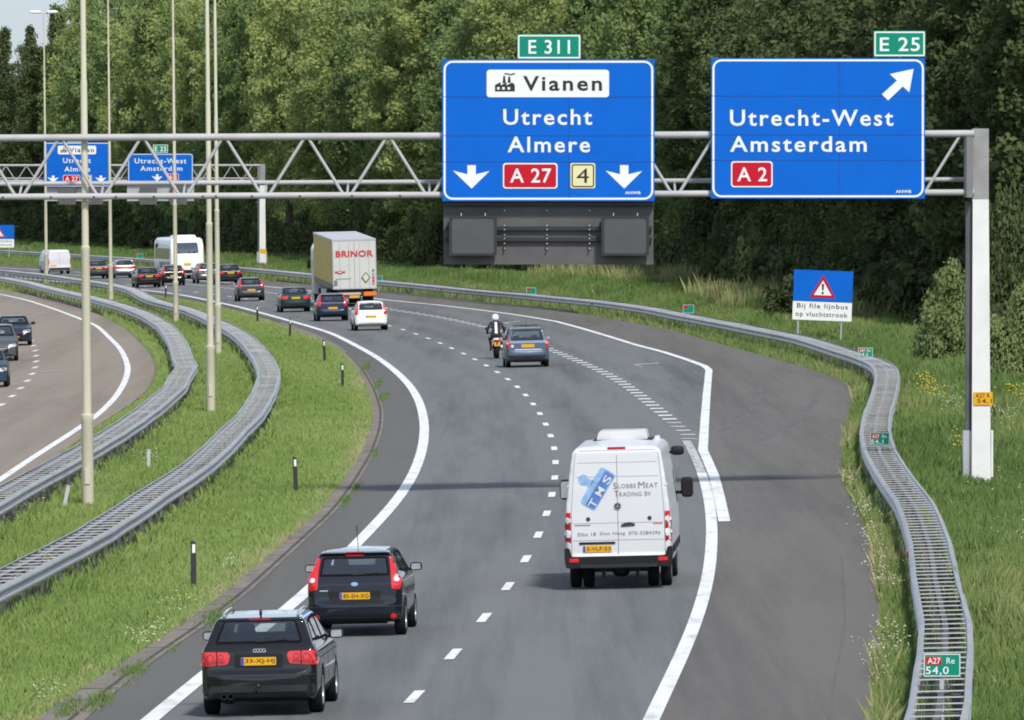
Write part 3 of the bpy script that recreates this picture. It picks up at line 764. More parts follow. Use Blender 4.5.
# ------------------------------------------------------------------ roadside signs
def warn_sign(x0, y0, x1, y1, foot, Y, label, tilt=0.0):
    s = Sign('warning_sign', Y, x0, y0, x1, y1, label, 'road sign')
    w = x1 - x0; h = y1 - y0
    X = lambda u: x0 + u * w; V = lambda v: y0 + v * h
    s.board('blue_panel', x0, y0, x1, V(.625), 'sign_blue', .04)
    s.board('white_panel', x0 - .1, V(.63), x1 - .1, y1, 'sign_white', .04)
    tri = [(X(.5), V(.09)), (X(.27), V(.55)), (X(.715), V(.55))]
    s.flat('red_triangle', poly(s, tri), 'sign_red', 1.5)
    s.flat('white_triangle', poly(s, [(X(.495), V(.20)), (X(.345), V(.495)), (X(.645), V(.495))]), 'sign_white', 2.6)
    s.flat('exclamation_mark', poly(s, [(X(.475), V(.27)), (X(.515), V(.27)), (X(.507), V(.40)), (X(.483), V(.40))]), 'sign_black', 3.7)
    s.flat('exclamation_mark', circ(*s.p(X(.495), V(.45)), .022 * w / s.s, 10), 'sign_black', 3.8)
    s.text('Bij file lijnbus', X(.07), V(.665), X(.93), V(.79), 'sign_black', 1.8, .008, 1.15)
    s.text('op vluchtstrook', X(.05), V(.83), X(.93), V(.955), 'sign_black', 1.8, .008, 1.15)
    for u in (.10, .83):
        (a, zt) = s.p(X(u), V(.95))
        wx = s.root.location.x + a
        MB().tube([(a, .07, zt + 1.5), (a, .07, gz(wx) - s.root.location.z - .2)], .045, 8).build('post', M['galv'], s.root, 1)
    s.root.rotation_euler = (0, tilt, 0)
    return s
warn_sign(792.3, 270.5, 851.5, 320.5, 345, 392, 'blue and white warning sign with a red triangle behind the right guard rail', math.radians(2.2))
warn_sign(-16, 225, 14.2, 247.5, 252, 870, 'cut off warning sign at the left edge behind the far guard rail')

def hecto(x0, y0, x1, y1, num, label, detail=True):
    cx = (x0 + x1) / 2
    X, Y = G(cx, y1, .86)
    c_ = [(abs(proj((float(fR(y)), y, gz(float(fR(y))) + .9))[0] - cx), y) for y in np.arange(max(100, Y - 45), Y + 60, 1.0)]
    if Y > 300: Y = min(c_)[1]
    s = Sign('kilometre_sign', Y, x0, y0, x1, y1, label, 'kilometre sign')
    w = x1 - x0; h = y1 - y0
    s.board('panel', x0, y0, x1, y1, 'sign_green', .02)
    s.frame('border', x0 + w * .01, y0 + w * .01, x1 - w * .01, y1 - w * .01, w * .022, w * .02, 'sign_white', 1)
    rp = s.flat('route_field', s.rect(x0 + w * .07, y0 + h * .14, x0 + w * .49, y0 + h * .47), 'sign_red', 1.4)
    if detail:
        s.text('A27', x0 + w * .11, y0 + h * .18, x0 + w * .46, y0 + h * .44, 'sign_white', 2.4, .01, 1.0, rp)
        s.text('Re', x0 + w * .62, y0 + h * .18, x0 + w * .84, y0 + h * .44, 'sign_white', 2.4, .006, 1.05)
        s.text(num, x0 + w * .06, y0 + h * .56, x0 + w * .68, y0 + h * .94, 'sign_white', 2.4, .008, 1.1)
    lz = gz(s.root.location.x) - s.root.location.z
    MB().box((0, .045, (lz + h / s.s * .9) / 2), (.06, .04, h / s.s * .9 - lz)).build('post', M['galv'], s.root)
hecto(923.4, 653.5, 960.6, 676.8, '54,0', 'large green kilometre sign at the bottom right, nearest the camera, on the right guard rail')
hecto(870, 432.3, 889.6, 445.2, '54,1', 'green kilometre sign on the right guard rail, left of the gantry column foot')
hecto(858.2, 347.6, 872.8, 357.2, '54,2', 'green kilometre sign where the right guard rail bends, just below the warning sign')
hecto(683, 304.6, 694, 313, '54,3', 'small green kilometre sign on the right guard rail left of the warning sign', False)
hecto(526.2, 287.4, 536, 294.2, '54,4', 'small green kilometre sign on the guard rail below the dark lane display board', False)
hecto(375, 275.6, 382.6, 281.2, '', 'small green kilometre sign on the guard rail beside the lorry', False)
hecto(137, 253.5, 143.3, 258.2, '', 'small green kilometre sign on the far guard rail left of the coach', False)

# ------------------------------------------------------------------ lamp posts, delineators
def lamp_post(x, y, label):
    X, Y = G(x, y + 1.5 + (y - 250) * .018)
    root = empty('street_lamp', (X, Y, gz(X)), 0, label, 'street lamp', 'tall lamp posts in the median'); root.rotation_euler = (0, -.009, 0)
    segs = [(-.3, .150), (2.1, .148), (2.12, .158), (2.26, .158), (2.28, .110), (6.3, .106), (6.32, .114), (6.42, .114), (6.44, .086), (10.5, .082), (10.56, .070), (15.2, .064), (15.25, .055), (19.95, .05)]
    MB().lathe([(0, -.3)] + [(r, h) for h, r in segs] + [(0, 19.98)], 16, 'z').build('pole', M['pole'], root, .6)
    MB().box((.0, -.165, .75), (.12, .02, .4)).build('service_door', M['pole'], root)
    MB().tube([(-.35, 0, 19.98), (0, 0, 19.91), (.35, 0, 19.98)], .045, 8).build('cross_arm', M['pole'], root, 1)
    for sx in (-1, 1):
        MB().sup((sx * .62, 0, 20.03), (.42, .19, .12), .6).build('lamp_head', M['lamp_head'], root, 4)
        MB().sup((sx * .62, 0, 19.96), (.28, .13, .035), .6).build('lamp_lens', M['light_clear'], root, 4)
for p, lab in (((88, 500), 'pale lamp post nearest the camera, the thickest one at the left'), ((211, 408), 'pale lamp post standing alone between the two median rails, second nearest'), ((218.3, 352), 'pale lamp post right behind the second nearest post'), ((176, 321), 'pale lamp post in front of the white coach'), ((111, 298.5), 'pale lamp post in front of the silver far car'), ((46.5, 282.5), 'farthest pale lamp post, its twin lamp heads visible against the sky')):
    lamp_post(*p, lab)

M['post_black'] = mat('marker_post_black', (.02, .02, .022), .5); M['post_grey'] = mat('marker_post_grey', (.45, .46, .46), .5)
def marker(x, y, label, g='black marker posts along the left edge of the road'):
    X, Y = G(x, y + 1 + (y - 290) * .03)
    r = empty('marker_post', (X, Y, gz(X)), random.uniform(-.2, .2), label, 'marker post', g)
    r.rotation_euler = (random.uniform(-.03, .03), random.uniform(-.04, .04), 0)
    MB().prism([(-.055, 0), (.055, 0), (.055, .93), (-.02, .97), (-.055, .96)], -.03, .03).build('stake', M['post_black'], r)
    MB().box((.008, -.034, .81), (.06, .006, .17)).build('reflector', M['sign_white'], r)
for x, y, lab in ((193.5, 580, 'nearest black marker post with white reflector in the median grass'), (296, 488, 'black marker post in the median grass, second nearest, beside the curve of the gutter'), (342.7, 385.6, 'black marker post nearest the inside of the bend, third from the camera'), (324.7, 359.6, 'black marker post just above the one at the inside of the bend'), (289.8, 336, 'black marker post below the dark green saloon'), (257.5, 321.4, 'black marker post below the dark grey hatchback'), (165.5, 298.2, 'black marker post below the black cars beside the coach')):
    marker(x, y, lab)
for x, y, tl, lab in ((148.5, 470, 0.02, 'short grey stake standing upright in the median grass'), (64, 508, .2, 'short leaning grey stake beside the nearest lamp post')):
    X, Y = G(x, y)
    r = empty('stake', (X, Y, gz(X)), 0, lab, 'stake'); r.rotation_euler = (0, tl, 0)
    MB().box((0, 0, .27), (.09, .05, .55)).build('shaft', M['post_grey'], r); MB().box((0, 0, .56), (.11, .06, .03)).build('cap', M['galv'], r)

# ------------------------------------------------------------------ vehicle bodies
def tmp_obj(me): return link(bpy.data.objects.new('tmp', me))

def evald(o):
    dg = bpy.context.evaluated_depsgraph_get(); dg.update()
    return bpy.data.meshes.new_from_object(o.evaluated_get(dg))

def mirror_half(h):
    """half outline (x>=0), bottom centre to top centre or rear centre to front centre, made whole"""
    return h + [(-x, y) for x, y in reversed(h) if x > 1e-6]

def make_body(side, front, plan_, wells, voxel=.03, it=5, L=None):
    ob = tmp_obj(MB().prism(side, -1.6, 1.6, 'x').mesh('body'))
    o2 = tmp_obj(MB().prism(mirror_half(front), -1, 20, 'y').mesh())
    o3 = tmp_obj(MB().prism(mirror_half(plan_), -1, 6, 'z').mesh())
    tmps = [o2, o3]
    for c in (o2, o3):
        m = ob.modifiers.new('b', 'BOOLEAN'); m.operation = 'INTERSECT'; m.solver = 'EXACT'; m.object = c
    for (y, zc, r, x0, x1) in wells:
        for sg in (1, -1):
            w = tmp_obj(MB().lathe([(0, min(sg * x0, sg * x1)), (r, min(sg * x0, sg * x1)), (r, max(sg * x0, sg * x1)), (0, max(sg * x0, sg * x1))], 28, 'x', (0, y, zc)).mesh()); tmps.append(w)
            m = ob.modifiers.new('w', 'BOOLEAN'); m.operation = 'DIFFERENCE'; m.solver = 'EXACT'; m.object = w
    r = ob.modifiers.new('r', 'REMESH'); r.mode = 'VOXEL'; r.voxel_size = voxel
    if it:
        sm = ob.modifiers.new('s', 'SMOOTH'); sm.factor = .5; sm.iterations = it
    me = evald(ob)
    for o in [ob] + tmps: bpy.data.objects.remove(o)
    me.materials.clear()
    me.polygons.foreach_set('use_smooth', [True] * len(me.polygons))
    return me

def bvh_of(me):
    return BVHTree.FromPolygons([v.co.copy() for v in me.vertices], [tuple(p.vertices) for p in me.polygons])

def pip(p, poly_):
    x, y = p; c = False; n = len(poly_); j = n - 1
    for i in range(n):
        xi, yi = poly_[i]; xj, yj = poly_[j]
        if (yi > y) != (yj > y) and x < (xj - xi) * (y - yi) / (yj - yi + 1e-12) + xi: c = not c
        j = i
    return c

def inset(out, d):
    n = len(out); a = sum(out[i][0] * out[(i + 1) % n][1] - out[(i + 1) % n][0] * out[i][1] for i in range(n))
    sg = 1 if a > 0 else -1; r = []
    for i in range(n):
        p0, p1, p2 = Vector(out[i - 1]), Vector(out[i]), Vector(out[(i + 1) % n])
        e1 = (p1 - p0).normalized(); e2 = (p2 - p1).normalized()
        n1 = Vector((-e1.y, e1.x)) * sg; n2 = Vector((-e2.y, e2.x)) * sg
        b = (n1 + n2); b = b / max(.35, b.length_squared / 2) if b.length > 1e-6 else n1
        r.append(tuple(p1 + b * d))
    return r

def round_poly(pts, r=.04, n=3):
    out = []; m = len(pts)
    for i in range(m):
        p0, p1, p2 = Vector(pts[i - 1]), Vector(pts[i]), Vector(pts[(i + 1) % m])
        a = (p0 - p1); b = (p2 - p1); t = min(r, a.length * .45, b.length * .45)
        a = p1 + a.normalized() * t; b = p1 + b.normalized() * t
        for k in range(n + 1):
            u = k / n; q = a * (1 - u) ** 2 + p1 * 2 * u * (1 - u) + b * u * u; out.append((q.x, q.y))
    return out

def drape(bv, out, view, off=.005, sp=.06, thick=.012, hole=None, origin=None):
    """lay an outline on the body as seen from the rear ('R': x,z), front ('F'), right ('X': y,z) or left ('-X')"""
    def dense(o):
        r = []
        for i in range(len(o)):
            p, q = Vector(o[i]), Vector(o[(i + 1) % len(o)]); k = max(1, int((q - p).length / sp))
            for j in range(k): v = p.lerp(q, j / k); r.append((v.x, v.y))
        return r
    O = dense(out); loops = [O]
    if hole: loops.append(dense(hole))
    vs = [Vector(p) for l in loops for p in l]; ed = []; b = 0
    for l in loops:
        ed += [(b + i, b + (i + 1) % len(l)) for i in range(len(l))]; b += len(l)
    nb = b
    x0 = min(p[0] for p in O); x1 = max(p[0] for p in O); z0 = min(p[1] for p in O); z1 = max(p[1] for p in O)
    if not hole:
        ins = inset(O, sp * .4)
        for i in range(1, int((x1 - x0) / sp) + 1):
            for j in range(1, int((z1 - z0) / sp) + 1):
                p = (x0 + i * sp, z0 + j * sp)
                if pip(p, O) and pip(p, ins): vs.append(Vector(p))
    v2, e2, f2, *_ = delaunay_2d_cdt(vs, ed, [], 0, 1e-5)
    fs = []
    for f in f2:
        c = sum((v2[i] for i in f), Vector((0, 0))) / len(f)
        if pip(c, O) and not (hole and pip(c, loops[1])): fs.append(tuple(f))
    D = {'R': Vector((0, 1, 0)), 'F': Vector((0, -1, 0)), 'X': Vector((-1, 0, 0)), '-X': Vector((1, 0, 0)), 'T': Vector((0, 0, -1))}[view]
    P = []; prev = None
    for v in v2:
        if view == 'R': o = Vector((v.x, -3, v.y))
        elif view == 'F': o = Vector((v.x, 25, v.y))
        elif view == 'X': o = Vector((4, v.x, v.y))
        elif view == '-X': o = Vector((-4, v.x, v.y))
        else: o = Vector((v.x, v.y, 6))
        loc, nor, _i, dist = bv.ray_cast(o, D)
        if loc is None or (dist is not None and origin and dist > origin):
            P.append(None); continue
        P.append((loc, nor))
    good = [p for p in P if p]
    if not good: return MB()
    res = []
    for v, p in zip(v2, P):
        if p is None:
            if view in 'RF': q = Vector((v.x, good[0][0].y, v.y))
            elif view == 'T': q = Vector((v.x, v.y, good[0][0].z))
            else: q = Vector((good[0][0].x, v.x, v.y))
            loc, nor, _i, _d = bv.find_nearest(q); p = (loc, nor)
        res.append(p)
    b = MB(); nv = len(res)
    front_ = [l + n_ * off for l, n_ in res]; back = [l + n_ * (off - thick) for l, n_ in res]
    cnt = {}
    for f in fs:
        for i in range(len(f)):
            e = (f[i], f[(i + 1) % len(f)]); cnt[tuple(sorted(e))] = cnt.get(tuple(sorted(e)), 0) + 1
    faces = list(fs)
    if thick:
        faces += [tuple(nv + i for i in reversed(f)) for f in fs]
        faces += [(a, c, nv + c, nv + a) for (a, c), k in cnt.items() if k == 1]
    b.add(front_ + (back if thick else []), faces)
    return b

def cut_windows(me, wins):
    """open the shell where the panes go"""
    me = me.copy(); bm = bmesh.new(); bm.from_mesh(me); kill = []
    for f in bm.faces:
        c = f.calc_center_median(); n = f.normal
        for view, o, lim in wins:
            if view == 'R' and n.y < -.05 and c.y < lim and pip((c.x, c.z), o): kill.append(f); break
            if view == 'F' and n.y > .05 and c.y > lim and pip((c.x, c.z), o): kill.append(f); break
            if view == 'X' and abs(n.x) > .3 and pip((c.y, c.z), o): kill.append(f); break
    bmesh.ops.delete(bm, geom=list(set(kill)), context='FACES')
    bm.to_mesh(me); bm.free(); return me

_mc = {}
def cached(key, fn):
    if key not in _mc: _mc[key] = fn()
    return _mc[key]

def inst(nm, me, mt, parent, loc=(0, 0, 0), rz=0.0):
    o = link(bpy.data.objects.new(nm, me)); o.parent = parent; o.location = loc; o.rotation_euler = (0, 0, rz)
    if mt is not None and not me.materials: me.materials.append(mt)
    return o

def wheel_meshes(r, w):
    def ty():
        p = [(r * .66, -w / 2 + .01), (r * .9, -w / 2), (r * .97, -w * .42), (r, -w * .3), (r, w * .3), (r * .97, w * .42), (r * .9, w / 2), (r * .66, w / 2 - .01), (r * .60, 0), (r * .66, -w / 2 + .01)]
        me = MB().lathe(p, 28, 'x').mesh('tyre'); shade(me, .7); return me
    def ri():
        b = MB().lathe([(0, w * .36), (r * .14, w * .38), (r * .17, w * .30), (r * .2, w * .26)], 20, 'x')
        b.lathe([(r * .56, w * .42), (r * .66, w * .47), (r * .665, -w * .4), (r * .55, -w * .35), (r * .55, w * .36), (r * .56, w * .42)], 24, 'x')
        for k in range(5):
            R = Matrix.Rotation(2 * math.pi * k / 5, 4, 'X')
            b.box(R @ Vector((w * .33, 0, r * .38)), (.03, r * .2, r * .46), R)
        b.lathe([(0, -w * .1), (r * .6, -w * .1)], 20, 'x')
        me = b.mesh('rim'); shade(me, .6); return me
    return cached(('ty', r, w), ty), cached(('ri', r, w), ri)

def put_wheels(root, r, w, axles, track):
    ty, ri = wheel_meshes(r, w)
    for y in axles:
        for sg in (1, -1):
            t = inst('wheel', ty, M['tyre'], root, (sg * track, y, r), 0 if sg > 0 else math.pi)
            inst('rim', ri, M['rim'], t)

def place(root, x, y, head_fn=None, head=None, up=0.0, turn=0.0, sc=(1, 1, 1)):
    """stand a vehicle on the banked road, its tail over the picture point (x, y)"""
    X, Y = G(x, y)
    hd = head if head is not None else heading(head_fn or fLL, Y + 2) + turn
    n = Vector((-K, 0, 1)).normalized()
    f = Vector((math.sin(hd), math.cos(hd), 0)); f = (f - n * f.dot(n)).normalized(); r = f.cross(n)
    m = Matrix((r, f, n)).transposed().to_4x4(); m.translation = Vector((X, Y, gz(X) + .022 + up))
    root.matrix_world = m @ Matrix.Diagonal((*sc, 1))
    return F / Y

TYPES = {
 'estate': dict(L=4.58, W=.885, rw=.32, ww=.215, ax=(.96, 3.61), tr=.775,
   side=[(.10, .27), (.02, .33), (0, .42), (0, .56), (.035, .63), (.085, .66), (.10, .92), (.16, 1.01), (.50, 1.345), (.44, 1.385), (.52, 1.40), (1.0, 1.435), (1.8, 1.445), (2.4, 1.41), (3.22, .98), (4.05, .84), (4.42, .70), (4.56, .52), (4.55, .28), (4.35, .19), (.5, .19)],
   front=[(0, .17), (.66, .17), (.80, .22), (.875, .40), (.885, .60), (.875, .80), (.855, .93), (.80, 1.01), (.66, 1.36), (.57, 1.425), (0, 1.46)],
   plan=[(0, 0), (.55, .015), (.76, .07), (.85, .20), (.885, .6), (.885, 3.5), (.86, 4.0), (.76, 4.38), (.5, 4.54), (0, 4.58)],
   rear=[(-.655, 1.045), (.655, 1.045), (.535, 1.355), (-.535, 1.355)],
   screen=[(-.69, 1.02), (.69, 1.02), (.545, 1.37), (-.545, 1.37)],
   sides=[[(.42, 1.06), (.62, 1.05), (1.12, 1.03), (1.12, 1.35), (.75, 1.33)], [(1.20, 1.03), (1.98, 1.01), (1.98, 1.375), (1.20, 1.36)], [(2.06, 1.01), (2.98, 1.0), (2.46, 1.345), (2.06, 1.375)]],
   lights=[('tail_light', [(.46, .755), (.855, .73), (.88, .90), (.80, .935), (.44, .925), (.42, .86)], 'light_red')],
   extra='estate', plate=(0.0, .795, .52, .115), bumper=.62),
 'hatch': dict(L=3.92, W=.84, rw=.295, ww=.195, ax=(.62, 3.11), tr=.74,
   side=[(.10, .30), (.02, .34), (0, .42), (0, .55), (.06, .60), (.075, .90), (.12, 1.0), (.37, 1.345), (.30, 1.40), (.42, 1.42), (.8, 1.455), (1.5, 1.465), (2.0, 1.42), (2.85, 1.02), (3.45, .88), (3.78, .72), (3.91, .52), (3.90, .28), (3.7, .2), (.4, .2)],
   front=[(0, .18), (.62, .18), (.76, .24), (.83, .42), (.84, .62), (.83, .82), (.81, .95), (.765, 1.02), (.63, 1.36), (.55, 1.435), (0, 1.475)],
   plan=[(0, 0), (.5, .015), (.70, .06), (.80, .18), (.84, .5), (.84, 3.0), (.81, 3.4), (.7, 3.75), (.45, 3.88), (0, 3.92)],
   rear=[(-.60, 1.02), (.60, 1.02), (.545, 1.33), (-.545, 1.33)],
   screen=[(-.66, 1.05), (.66, 1.05), (.53, 1.38), (-.53, 1.38)],
   sides=[[(.5, 1.08), (1.02, 1.05), (1.02, 1.37), (.72, 1.35)], [(1.10, 1.04), (1.9, 1.02), (1.9, 1.385), (1.10, 1.385)], [(1.96, 1.02), (2.6, 1.03), (2.1, 1.36), (1.96, 1.38)]],
   lights=[('tail_light', [(.635, .80), (.77, .78), (.80, .95), (.735, 1.15), (.66, 1.32), (.585, 1.32), (.62, 1.10)], 'light_red')],
   extra='hatch', plate=(0, .69, .52, .115), bumper=.55),
 'saloon': dict(L=4.55, W=.87, rw=.31, ww=.20, ax=(1.0, 3.66), tr=.76,
   side=[(.10, .28), (.02, .33), (0, .42), (0, .58), (.04, .63), (.05, .92), (.14, .99), (.75, 1.03), (1.42, 1.36), (1.9, 1.42), (2.4, 1.395), (3.2, .98), (4.05, .85), (4.42, .70), (4.54, .5), (4.52, .28), (4.3, .19), (.5, .19)],
   front=[(0, .18), (.64, .18), (.80, .24), (.86, .42), (.87, .60), (.86, .82), (.83, .95), (.77, 1.02), (.63, 1.34), (.55, 1.395), (0, 1.43)],
   plan=[(0, 0), (.6, .02), (.78, .08), (.84, .22), (.87, .6), (.87, 3.5), (.84, 4.0), (.74, 4.38), (.5, 4.52), (0, 4.55)],
   rear=[(-.64, 1.05), (.64, 1.05), (.53, 1.335), (-.53, 1.335)],
   screen=[(-.68, 1.02), (.68, 1.02), (.53, 1.355), (-.53, 1.355)],
   sides=[[(.98, 1.05), (1.20, 1.04), (1.92, 1.02), (1.92, 1.36), (1.50, 1.33)], [(2.0, 1.01), (2.95, 1.0), (2.42, 1.33), (2.0, 1.36)]],
   lights=[('tail_light', [(.44, .74), (.84, .73), (.86, .90), (.44, .905)], 'light_red')],
   extra='saloon', plate=(0, .80, .52, .115), bumper=.6),
 'people_carrier': dict(L=4.28, W=.875, rw=.31, ww=.20, ax=(.75, 3.51), tr=.76,
   side=[(.10, .30), (.02, .34), (0, .42), (0, .60), (.05, .66), (.07, .98), (.12, 1.07), (.40, 1.50), (.33, 1.545), (.45, 1.565), (.9, 1.60), (1.6, 1.62), (2.2, 1.56), (3.2, 1.06), (3.8, .90), (4.12, .74), (4.27, .54), (4.25, .30), (4.05, .2), (.45, .2)],
   front=[(0, .18), (.66, .18), (.80, .24), (.865, .42), (.875, .62), (.87, .86), (.85, 1.02), (.80, 1.09), (.67, 1.49), (.59, 1.575), (0, 1.625)],
   plan=[(0, 0), (.55, .015), (.76, .06), (.84, .18), (.875, .5), (.875, 3.3), (.85, 3.7), (.75, 4.08), (.5, 4.24), (0, 4.28)],
   rear=[(-.66, 1.08), (.66, 1.08), (.56, 1.47), (-.56, 1.47)],
   screen=[(-.70, 1.10), (.70, 1.10), (.56, 1.52), (-.56, 1.52)],
   sides=[[(.48, 1.12), (1.05, 1.10), (1.05, 1.50), (.72, 1.48)], [(1.13, 1.10), (2.0, 1.08), (2.0, 1.525), (1.13, 1.52)], [(2.07, 1.08), (2.95, 1.08), (2.3, 1.49), (2.07, 1.51)]],
   lights=[('tail_light', [(.72, .80), (.87, .78), (.88, 1.20), (.80, 1.22), (.745, 1.2)], 'light_red')],
   extra='people_carrier', plate=(0, .86, .56, .13), bumper=.66),
}

def car_meshes(t, voxel):
    T = TYPES[t]
    def mk():
        r = T['rw'] + .055
        wells = [(y, T['rw'] + .01, r, T['W'] - .30, T['W'] + .3) for y in T['ax']]
        body = make_body(T['side'], T['front'], T['plan'], wells, voxel, 5)
        bv = bvh_of(body); P = {'bv': bv}
        rear = round_poly(T['rear'], .05); scr = round_poly(T['screen'], .05); sd = [round_poly(s, .035) for s in T['sides']]
        wins = [('R', inset(rear, .028), 1.7), ('F', inset(scr, .03), 2.0)] + [('X', inset(s, .028), 0) for s in sd]
        P['body'] = cut_windows(body, wins)
        def sm(b):
            me = b.mesh(); shade(me, 1.0); return me
        P['rear_window'] = sm(drape(bv, inset(rear, .004), 'R', .001, .07, 0)); P['rear_seal'] = sm(drape(bv, rear, 'R', .005, .05, .015, inset(rear, .032)))
        P['windscreen'] = sm(drape(bv, inset(scr, .004), 'F', .001, .07, 0)); P['screen_seal'] = sm(drape(bv, scr, 'F', .005, .05, .015, inset(scr, .045)))
        P['side'] = []
        for s in sd:
            for v in ('X', '-X'):
                P['side'].append((sm(drape(bv, inset(s, .004), v, .001, .08, 0)), sm(drape(bv, s, v, .005, .06, .015, inset(s, .04)))))
        P['lights'] = []
        for nm, o, m in T['lights']:
            for sg in (1, -1):
                oo = [(sg * x, z_) for x, z_ in o]; oo = oo if sg > 0 else oo[::-1]
                P['lights'].append((nm, sm(drape(bv, round_poly(oo, .03), 'R', .012, .05, .035)), m))
        # interior
        L = T['L']; b = MB(); zt = T['rear'][2][1]
        for sx in (-.36, .36):
            b.box((sx, T['ax'][0] + 1.35, .72), (.5, .14, .62)).sup((sx, T['ax'][0] + 1.33, 1.13), (.135, .06, .12), .6)
        b.box((0, T['ax'][0] + .35, .66), (1.2, .14, .64))
        for sx in (-.4, .4): b.sup((sx, T['ax'][0] + .33, 1.05), (.13, .055, .10), .6)
        b.box((0, T['ax'][1] - .72, .72), (1.36, .5, .36)).box((0, L / 2, .42), (1.4, L * .6, .1))
        b.lathe([(.165, -.015), (.195, -.015), (.195, .015), (.165, .015), (.165, -.015)], 18, 'y', (-.36, T['ax'][1] - 1.05, .95))
        P['interior'] = sm(b)
        return P
    return cached(('car', t, voxel), mk)

def car(t, pname, label, x, y, group=None, voxel=.035, near=False, plate=True, oncoming=False, head_fn=None, lights=None, bars=False, head=None, plate_text=None, turn=0.0, sc=(1, 1, 1)):
    T = TYPES[t]; P = car_meshes(t, voxel)
    root = empty('parked_car' if False else 'car', (0, 0, 0), 0, label, 'car', group)
    me = P['body'].copy(); me.materials.clear(); me.materials.append(M[pname])
    inst('body', me, None, root)
    inst('interior', P['interior'], M['seat'], root)
    g = M['glass']
    a = inst('rear_window', P['rear_window'], g, root); inst('window_seal', P['rear_seal'], M['seal'], a)
    a = inst('windscreen', P['windscreen'], g, root); inst('window_seal', P['screen_seal'], M['seal'], a)
    for w, s_ in P['side']:
        a = inst('side_window', w, g, root); inst('window_seal', s_, M['seal'], a)
    for nm, m_, mt in P['lights']: inst(nm, m_, M[mt], root)
    put_wheels(root, T['rw'], T['ww'], T['ax'], T['tr'])
    bv = P['bv']; W = T['W']
    def D(nm, o, view, m, off=.004, sp=.06, th=.012, par=None, hole=None):
        b = drape(bv, o, view, off, sp, th, hole)
        if not b.v: return None
        return mesh_obj(nm, cached((t, voxel, nm, str(o[:3]), view), lambda: b.mesh()), M[m] if isinstance(m, str) else m, par or root)
    # mirrors
    ym = T['ax'][1] - .82; zm = T['screen'][0][1] + .02
    for sg in (1, -1):
        mm = cached(('mir', t, sg), lambda: MB().sup((sg * (W + .075), ym, zm), (.105, .075, .07), .6).box((sg * (W - .03), ym + .03, zm - .045), (.14, .05, .04)).mesh('m'))
        mi = inst('side_mirror', mm.copy() if False else mm, M['plastic'] if near or True else None, root)
        mg = cached(('mig', t, sg), lambda: MB().prism(rrect(sg * (W + .075) - .08, zm - .05, sg * (W + .075) + .08, zm + .05, .025), ym - .079, ym - .071).mesh('m'))
        inst('mirror_glass', mg, M['chrome'], mi)
    # bumper valance, plate
    zb = T['bumper']
    px_, pz_, pw, ph = T['plate']
    D('lower_bumper', round_poly([(-W * .80, .28), (W * .80, .28), (W * .94, .36), (W * .92, zb - .17), (-W * .92, zb - .17), (-W * .94, .36)], .03), 'R', 'grey_plastic', .006, .08)
    if plate:
        loc = bv.ray_cast(Vector((px_, -3, pz_)), Vector((0, 1, 0)))[0]
        yy = loc.y - .022
        pl = MB().prism(rrect(px_ - pw / 2, pz_ - ph / 2, px_ + pw / 2, pz_ + ph / 2, .012), yy, yy + .05).build('number_plate', M['plate_yellow'], root)
        MB().prism(rrect(px_ - pw / 2 + .003, pz_ - ph / 2 + .004, px_ - pw / 2 + .045, pz_ + ph / 2 - .004, .005), yy - .002, yy + .002).build('blue_strip', M['plate_blue'], pl)
        if plate_text:
            vs, fs = text2d(plate_text, px_ - pw / 2 + .065, pz_ - ph * .31, px_ + pw / 2 - .02, pz_ + ph * .31, .012, 1.02)
            mesh_obj('lettering', MB().add([(v[0], yy - .003, v[1]) for v in vs], fs).mesh(), M['sign_black'], pl)
    # head lights and grille, seen on the oncoming cars
    for sg in (1, -1):
        o = [(sg * .42, .60), (sg * .78, .64), (sg * .80, .76), (sg * .46, .72)]
        o = o if sg > 0 else o[::-1]
        hl = M['light_clear']
        D('headlight', round_poly(o, .04), 'F', 'light_clear', .008, .06, .02)
    D('grille', round_poly([(-.42, .36), (.42, .36), (.46, .62), (-.46, .62)], .04), 'F', 'plastic', .006, .08)
    D('front_plate', rrect(-.26, .40, .26, .51, .01), 'F', 'plate_yellow', .02, .08, .02)
    D('tailgate_seam', [(-W * .62, zb + .04), (W * .62, zb + .04), (W * .62, zb + .048), (-W * .62, zb + .048)], 'R', 'plastic', .002, .08, .004)
    # wiper
    if t != 'saloon':
        ra = T['rear'][0][1]
        D('rear_wiper', [(-.03, ra + .0), (.40, ra + .03), (.41, ra + .055), (-.03, ra + .045)], 'R', 'plastic', .022, .05, .018)
    D('brake_light', rrect(-.16, T['rear'][2][1] + .012, .16, T['rear'][2][1] + .032, .006), 'R', 'light_dark_red', .004, .06, .01)
    if bars:
        for sg in (1, -1):
            zt = T['front'][-1][1]
            b = MB(); pts = []
            xx = sg * (T['front'][-2][0] - .02)
            for yv, up in ((.62, .0), (.72, .045), (1.3, .05), (2.0, .05), (2.35, .04), (2.45, .0)):
                l = bv.ray_cast(Vector((xx, yv, 5)), Vector((0, 0, -1)))[0]; pts.append((xx, yv, l.z + up))
            b.tube(pts, .017, 8); b.build('roof_rail', M['chrome'], root, 1)
    s = place(root, x, y, head_fn, head, 0.0, turn, sc)
    return root, P, D

